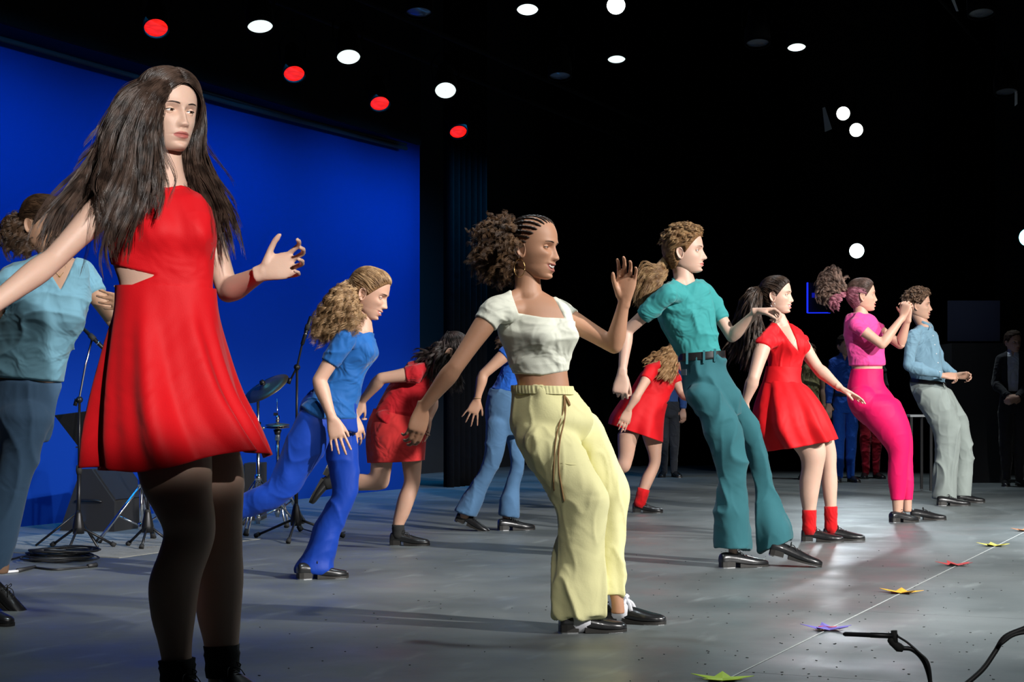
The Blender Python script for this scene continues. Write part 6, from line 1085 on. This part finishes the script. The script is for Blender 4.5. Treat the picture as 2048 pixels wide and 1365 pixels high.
reds = [lamp('red gelled lamp, %s of the red row over the backdrop' % w_, x, y, z=3.42, r=.078, col=(1., .012, .008), strength=1.0, tilt=(.15, -.75, -.85), texture=True, group='red lamps') for x, y, w_ in ((312, 52, 'leftmost'), (588, 144, 'second from left'), (759, 204, 'third from left'), (916, 261, 'rightmost'))]
whs = [lamp('white lamp, %s of the white row in front of the red lamps' % w_, x, y, z=3.55, r=.088, col=(.88, 1., .95), strength=1.05, tilt=t_, group='white lamps') for x, y, w_, t_ in ((520, 48, 'leftmost', (.12, -.42, -1)), (697, 110, 'second', (.1, -.62, -1)), (891, 178, 'rightmost', (.05, -.85, -.9)))]
lamp('white lamp at the top edge, left of the round bright lamp', 1055, 15, d=14.5, r=.085, col=(.85, 1, .97), strength=1.3, tilt=(.0, -.45, -1)); lamp('white downward lamp below the bright round lamp at the top', 1233, 115, d=17.5, r=.085, col=(.85, 1, .97), strength=1.1, tilt=(0, -.35, -1)); lamp('white downward lamp at the upper right, alone', 1593, 91, d=17, r=.085, col=(.85, 1, .97), strength=1.4, tilt=(0, -.35, -1))
lamp('round bright lamp at the top edge facing the camera', 1232, 10, d=17, r=.085, col=(.92, 1, .98), strength=7, tilt=(-.05, -1, -.45))
pair_lamp = lamp('upper lamp of the pair at the right, facing the camera', 1686, 227, d=21.2, r=.078, col=(.95, 1, .93), strength=7, tilt=(-.05, -1, -.2)); lamp('lower lamp of the pair at the right, facing the camera', 1712, 260, d=21.2, r=.078, col=(.95, 1, .93), strength=7, tilt=(-.05, -1, -.2))
lamp('cyan-white lamp glowing above the magenta-leggings dancer', 1713, 502, d=21.8, r=.088, col=(.75, .97, 1), strength=7, tilt=(-.05, -1, -.1)); lamp('cyan lamp cut by the right frame edge', 2056, 475, d=20.5, r=.10, col=(.25, .85, 1), strength=5, tilt=(-.2, -1, -.1))
unlit = {}
for x, y, dd, lb in ((838, 20, 14.5, 'unlit lamp at the top, left of centre'), (1515, 82, 16, 'unlit lamp left of the lone white lamp'), (1120, 148, 17, 'unlit lamp low above the centre'), (1962, 22, 15, 'unlit lamp in the upper right corner'), (2012, 180, 17, 'unlit lamp below the upper right corner')): unlit[x] = lamp(lb, x, y, d=dd, r=.10, off=True, tilt=(0, -.25, -1))
# barn-door flaps, parts of their lamps
for pts, par in (([(1645, 216, 21.1), (1650, 214, 21.1), (1664, 258, 21.1), (1650, 264, 21.1)], pair_lamp), ([(2030, 180, 17), (2035, 178, 17), (2035, 208, 17), (2030, 212, 17)], unlit[2012]), ([(1902, -4, 15), (1908, -4, 15), (1917, 22, 15), (1913, 22, 15)], unlit[1962])):
    V = [P(*q) for q in pts]; V += [v+[0, .01, 0] for v in V]; obj('barn_door', V, [(0, 1, 2, 3), (7, 6, 5, 4), (0, 4, 5, 1), (1, 5, 6, 2), (2, 6, 7, 3), (3, 7, 4, 0)], nmat('pale_metal', (.5, .55, .55), .5, metal=.2), par, np.array(par.location), smooth=False)
# rigging pipes parallel to the backdrop
for n_, z_, lb in ((reds[0]['n_axis']-.10, 3.95, 'black rigging pipe carrying the red lamps'), (whs[0]['n_axis']-.10, 4.08, 'black rigging pipe carrying the white lamps'), (-3.2, 4.9, 'black rigging pipe over the middle of the stage')):
    S = Soup(); tube(S, [stage(2, n_, z_), stage(21, n_, z_)], .024, 10); po = tag(obj('rigging_pipe', *S.arr(), M_RIG), lb, 'pipe')
# ================================================================ THINGS IN THE DARK AT THE FAR END
d = 22.5; c = P(1640, 596, d); o = empty('monitor', c, 'dark wall monitor edged in blue light, left of the curly ponytail', 'monitor')
hw, hh = .155, .19; part('panel', M_BLKP, o, c, lambda S: box(S, c, [hw, -.03, 0], [0, .03, 0], [0, 0, hh]), False)
bl = nmat('blue_led', (.01, .03, 1), .4, emit=(.01, .03, 1., 1.1)); part('lit_edge', bl, o, c, lambda S: (box(S, c+[-hw-.004, -.01, 0], [.006, 0, 0], [0, .03, 0], [0, 0, hh]), box(S, c+[-.02, -.03, -hh], [hw*.9, -.01, 0], [0, .01, 0], [0, 0, .006])), False)
part('screen_glow', nmat('blue_glow', (.01, .03, 1), .4, emit=(.01, .02, .7, .35)), o, c, lambda S: (box(S, c+[-hw*.5, -.04, .03], [.03, 0, 0], [0, .003, 0], [0, 0, .03]),), False)
d = 17.6; c = P(1833, 0, d)*[1, 1, 0]; zt = P(1833, 832, d)[2]; o = empty('side_table', c, 'dark table with a pale edge behind the boy in the blue shirt', 'table')
part('table_top', nmat('table_edge', (.35, .37, .38), .5), o, c, lambda S: box(S, c+UP*zt, [.11, 0, 0], [0, .22, 0], [0, 0, .010]), False)
for sx in (-1, 1):
    for sy in (-1, 1): part('leg', M_BLKP, o, c, lambda S: box(S, c+[sx*.095, sy*.2, zt/2], [.012, 0, 0], [0, .012, 0], [0, 0, zt/2-.01]), False)
d = 19.6; c = P(1945, 0, d)*[1, 1, 0]; o = empty('equipment_rack', c, 'tall dark equipment rack with a dim blue panel at the right', 'rack')
part('rack_body', M_BLKP, o, c, lambda S: box(S, c+UP*.75, [.30, 0, 0], [0, .3, 0], [0, 0, .75]), False); part('panel', nmat('dim_blue', (.010, .015, .045), .6), o, c, lambda S: box(S, c+UP*1.75+[.0, -.05, 0], [.28, 0, 0], [0, .02, 0], [0, 0, .22]), False); part('panel_bracket', M_BLKP, o, c, lambda S: box(S, c+UP*1.52, [.02, 0, 0], [0, .02, 0], [0, 0, .06]), False)
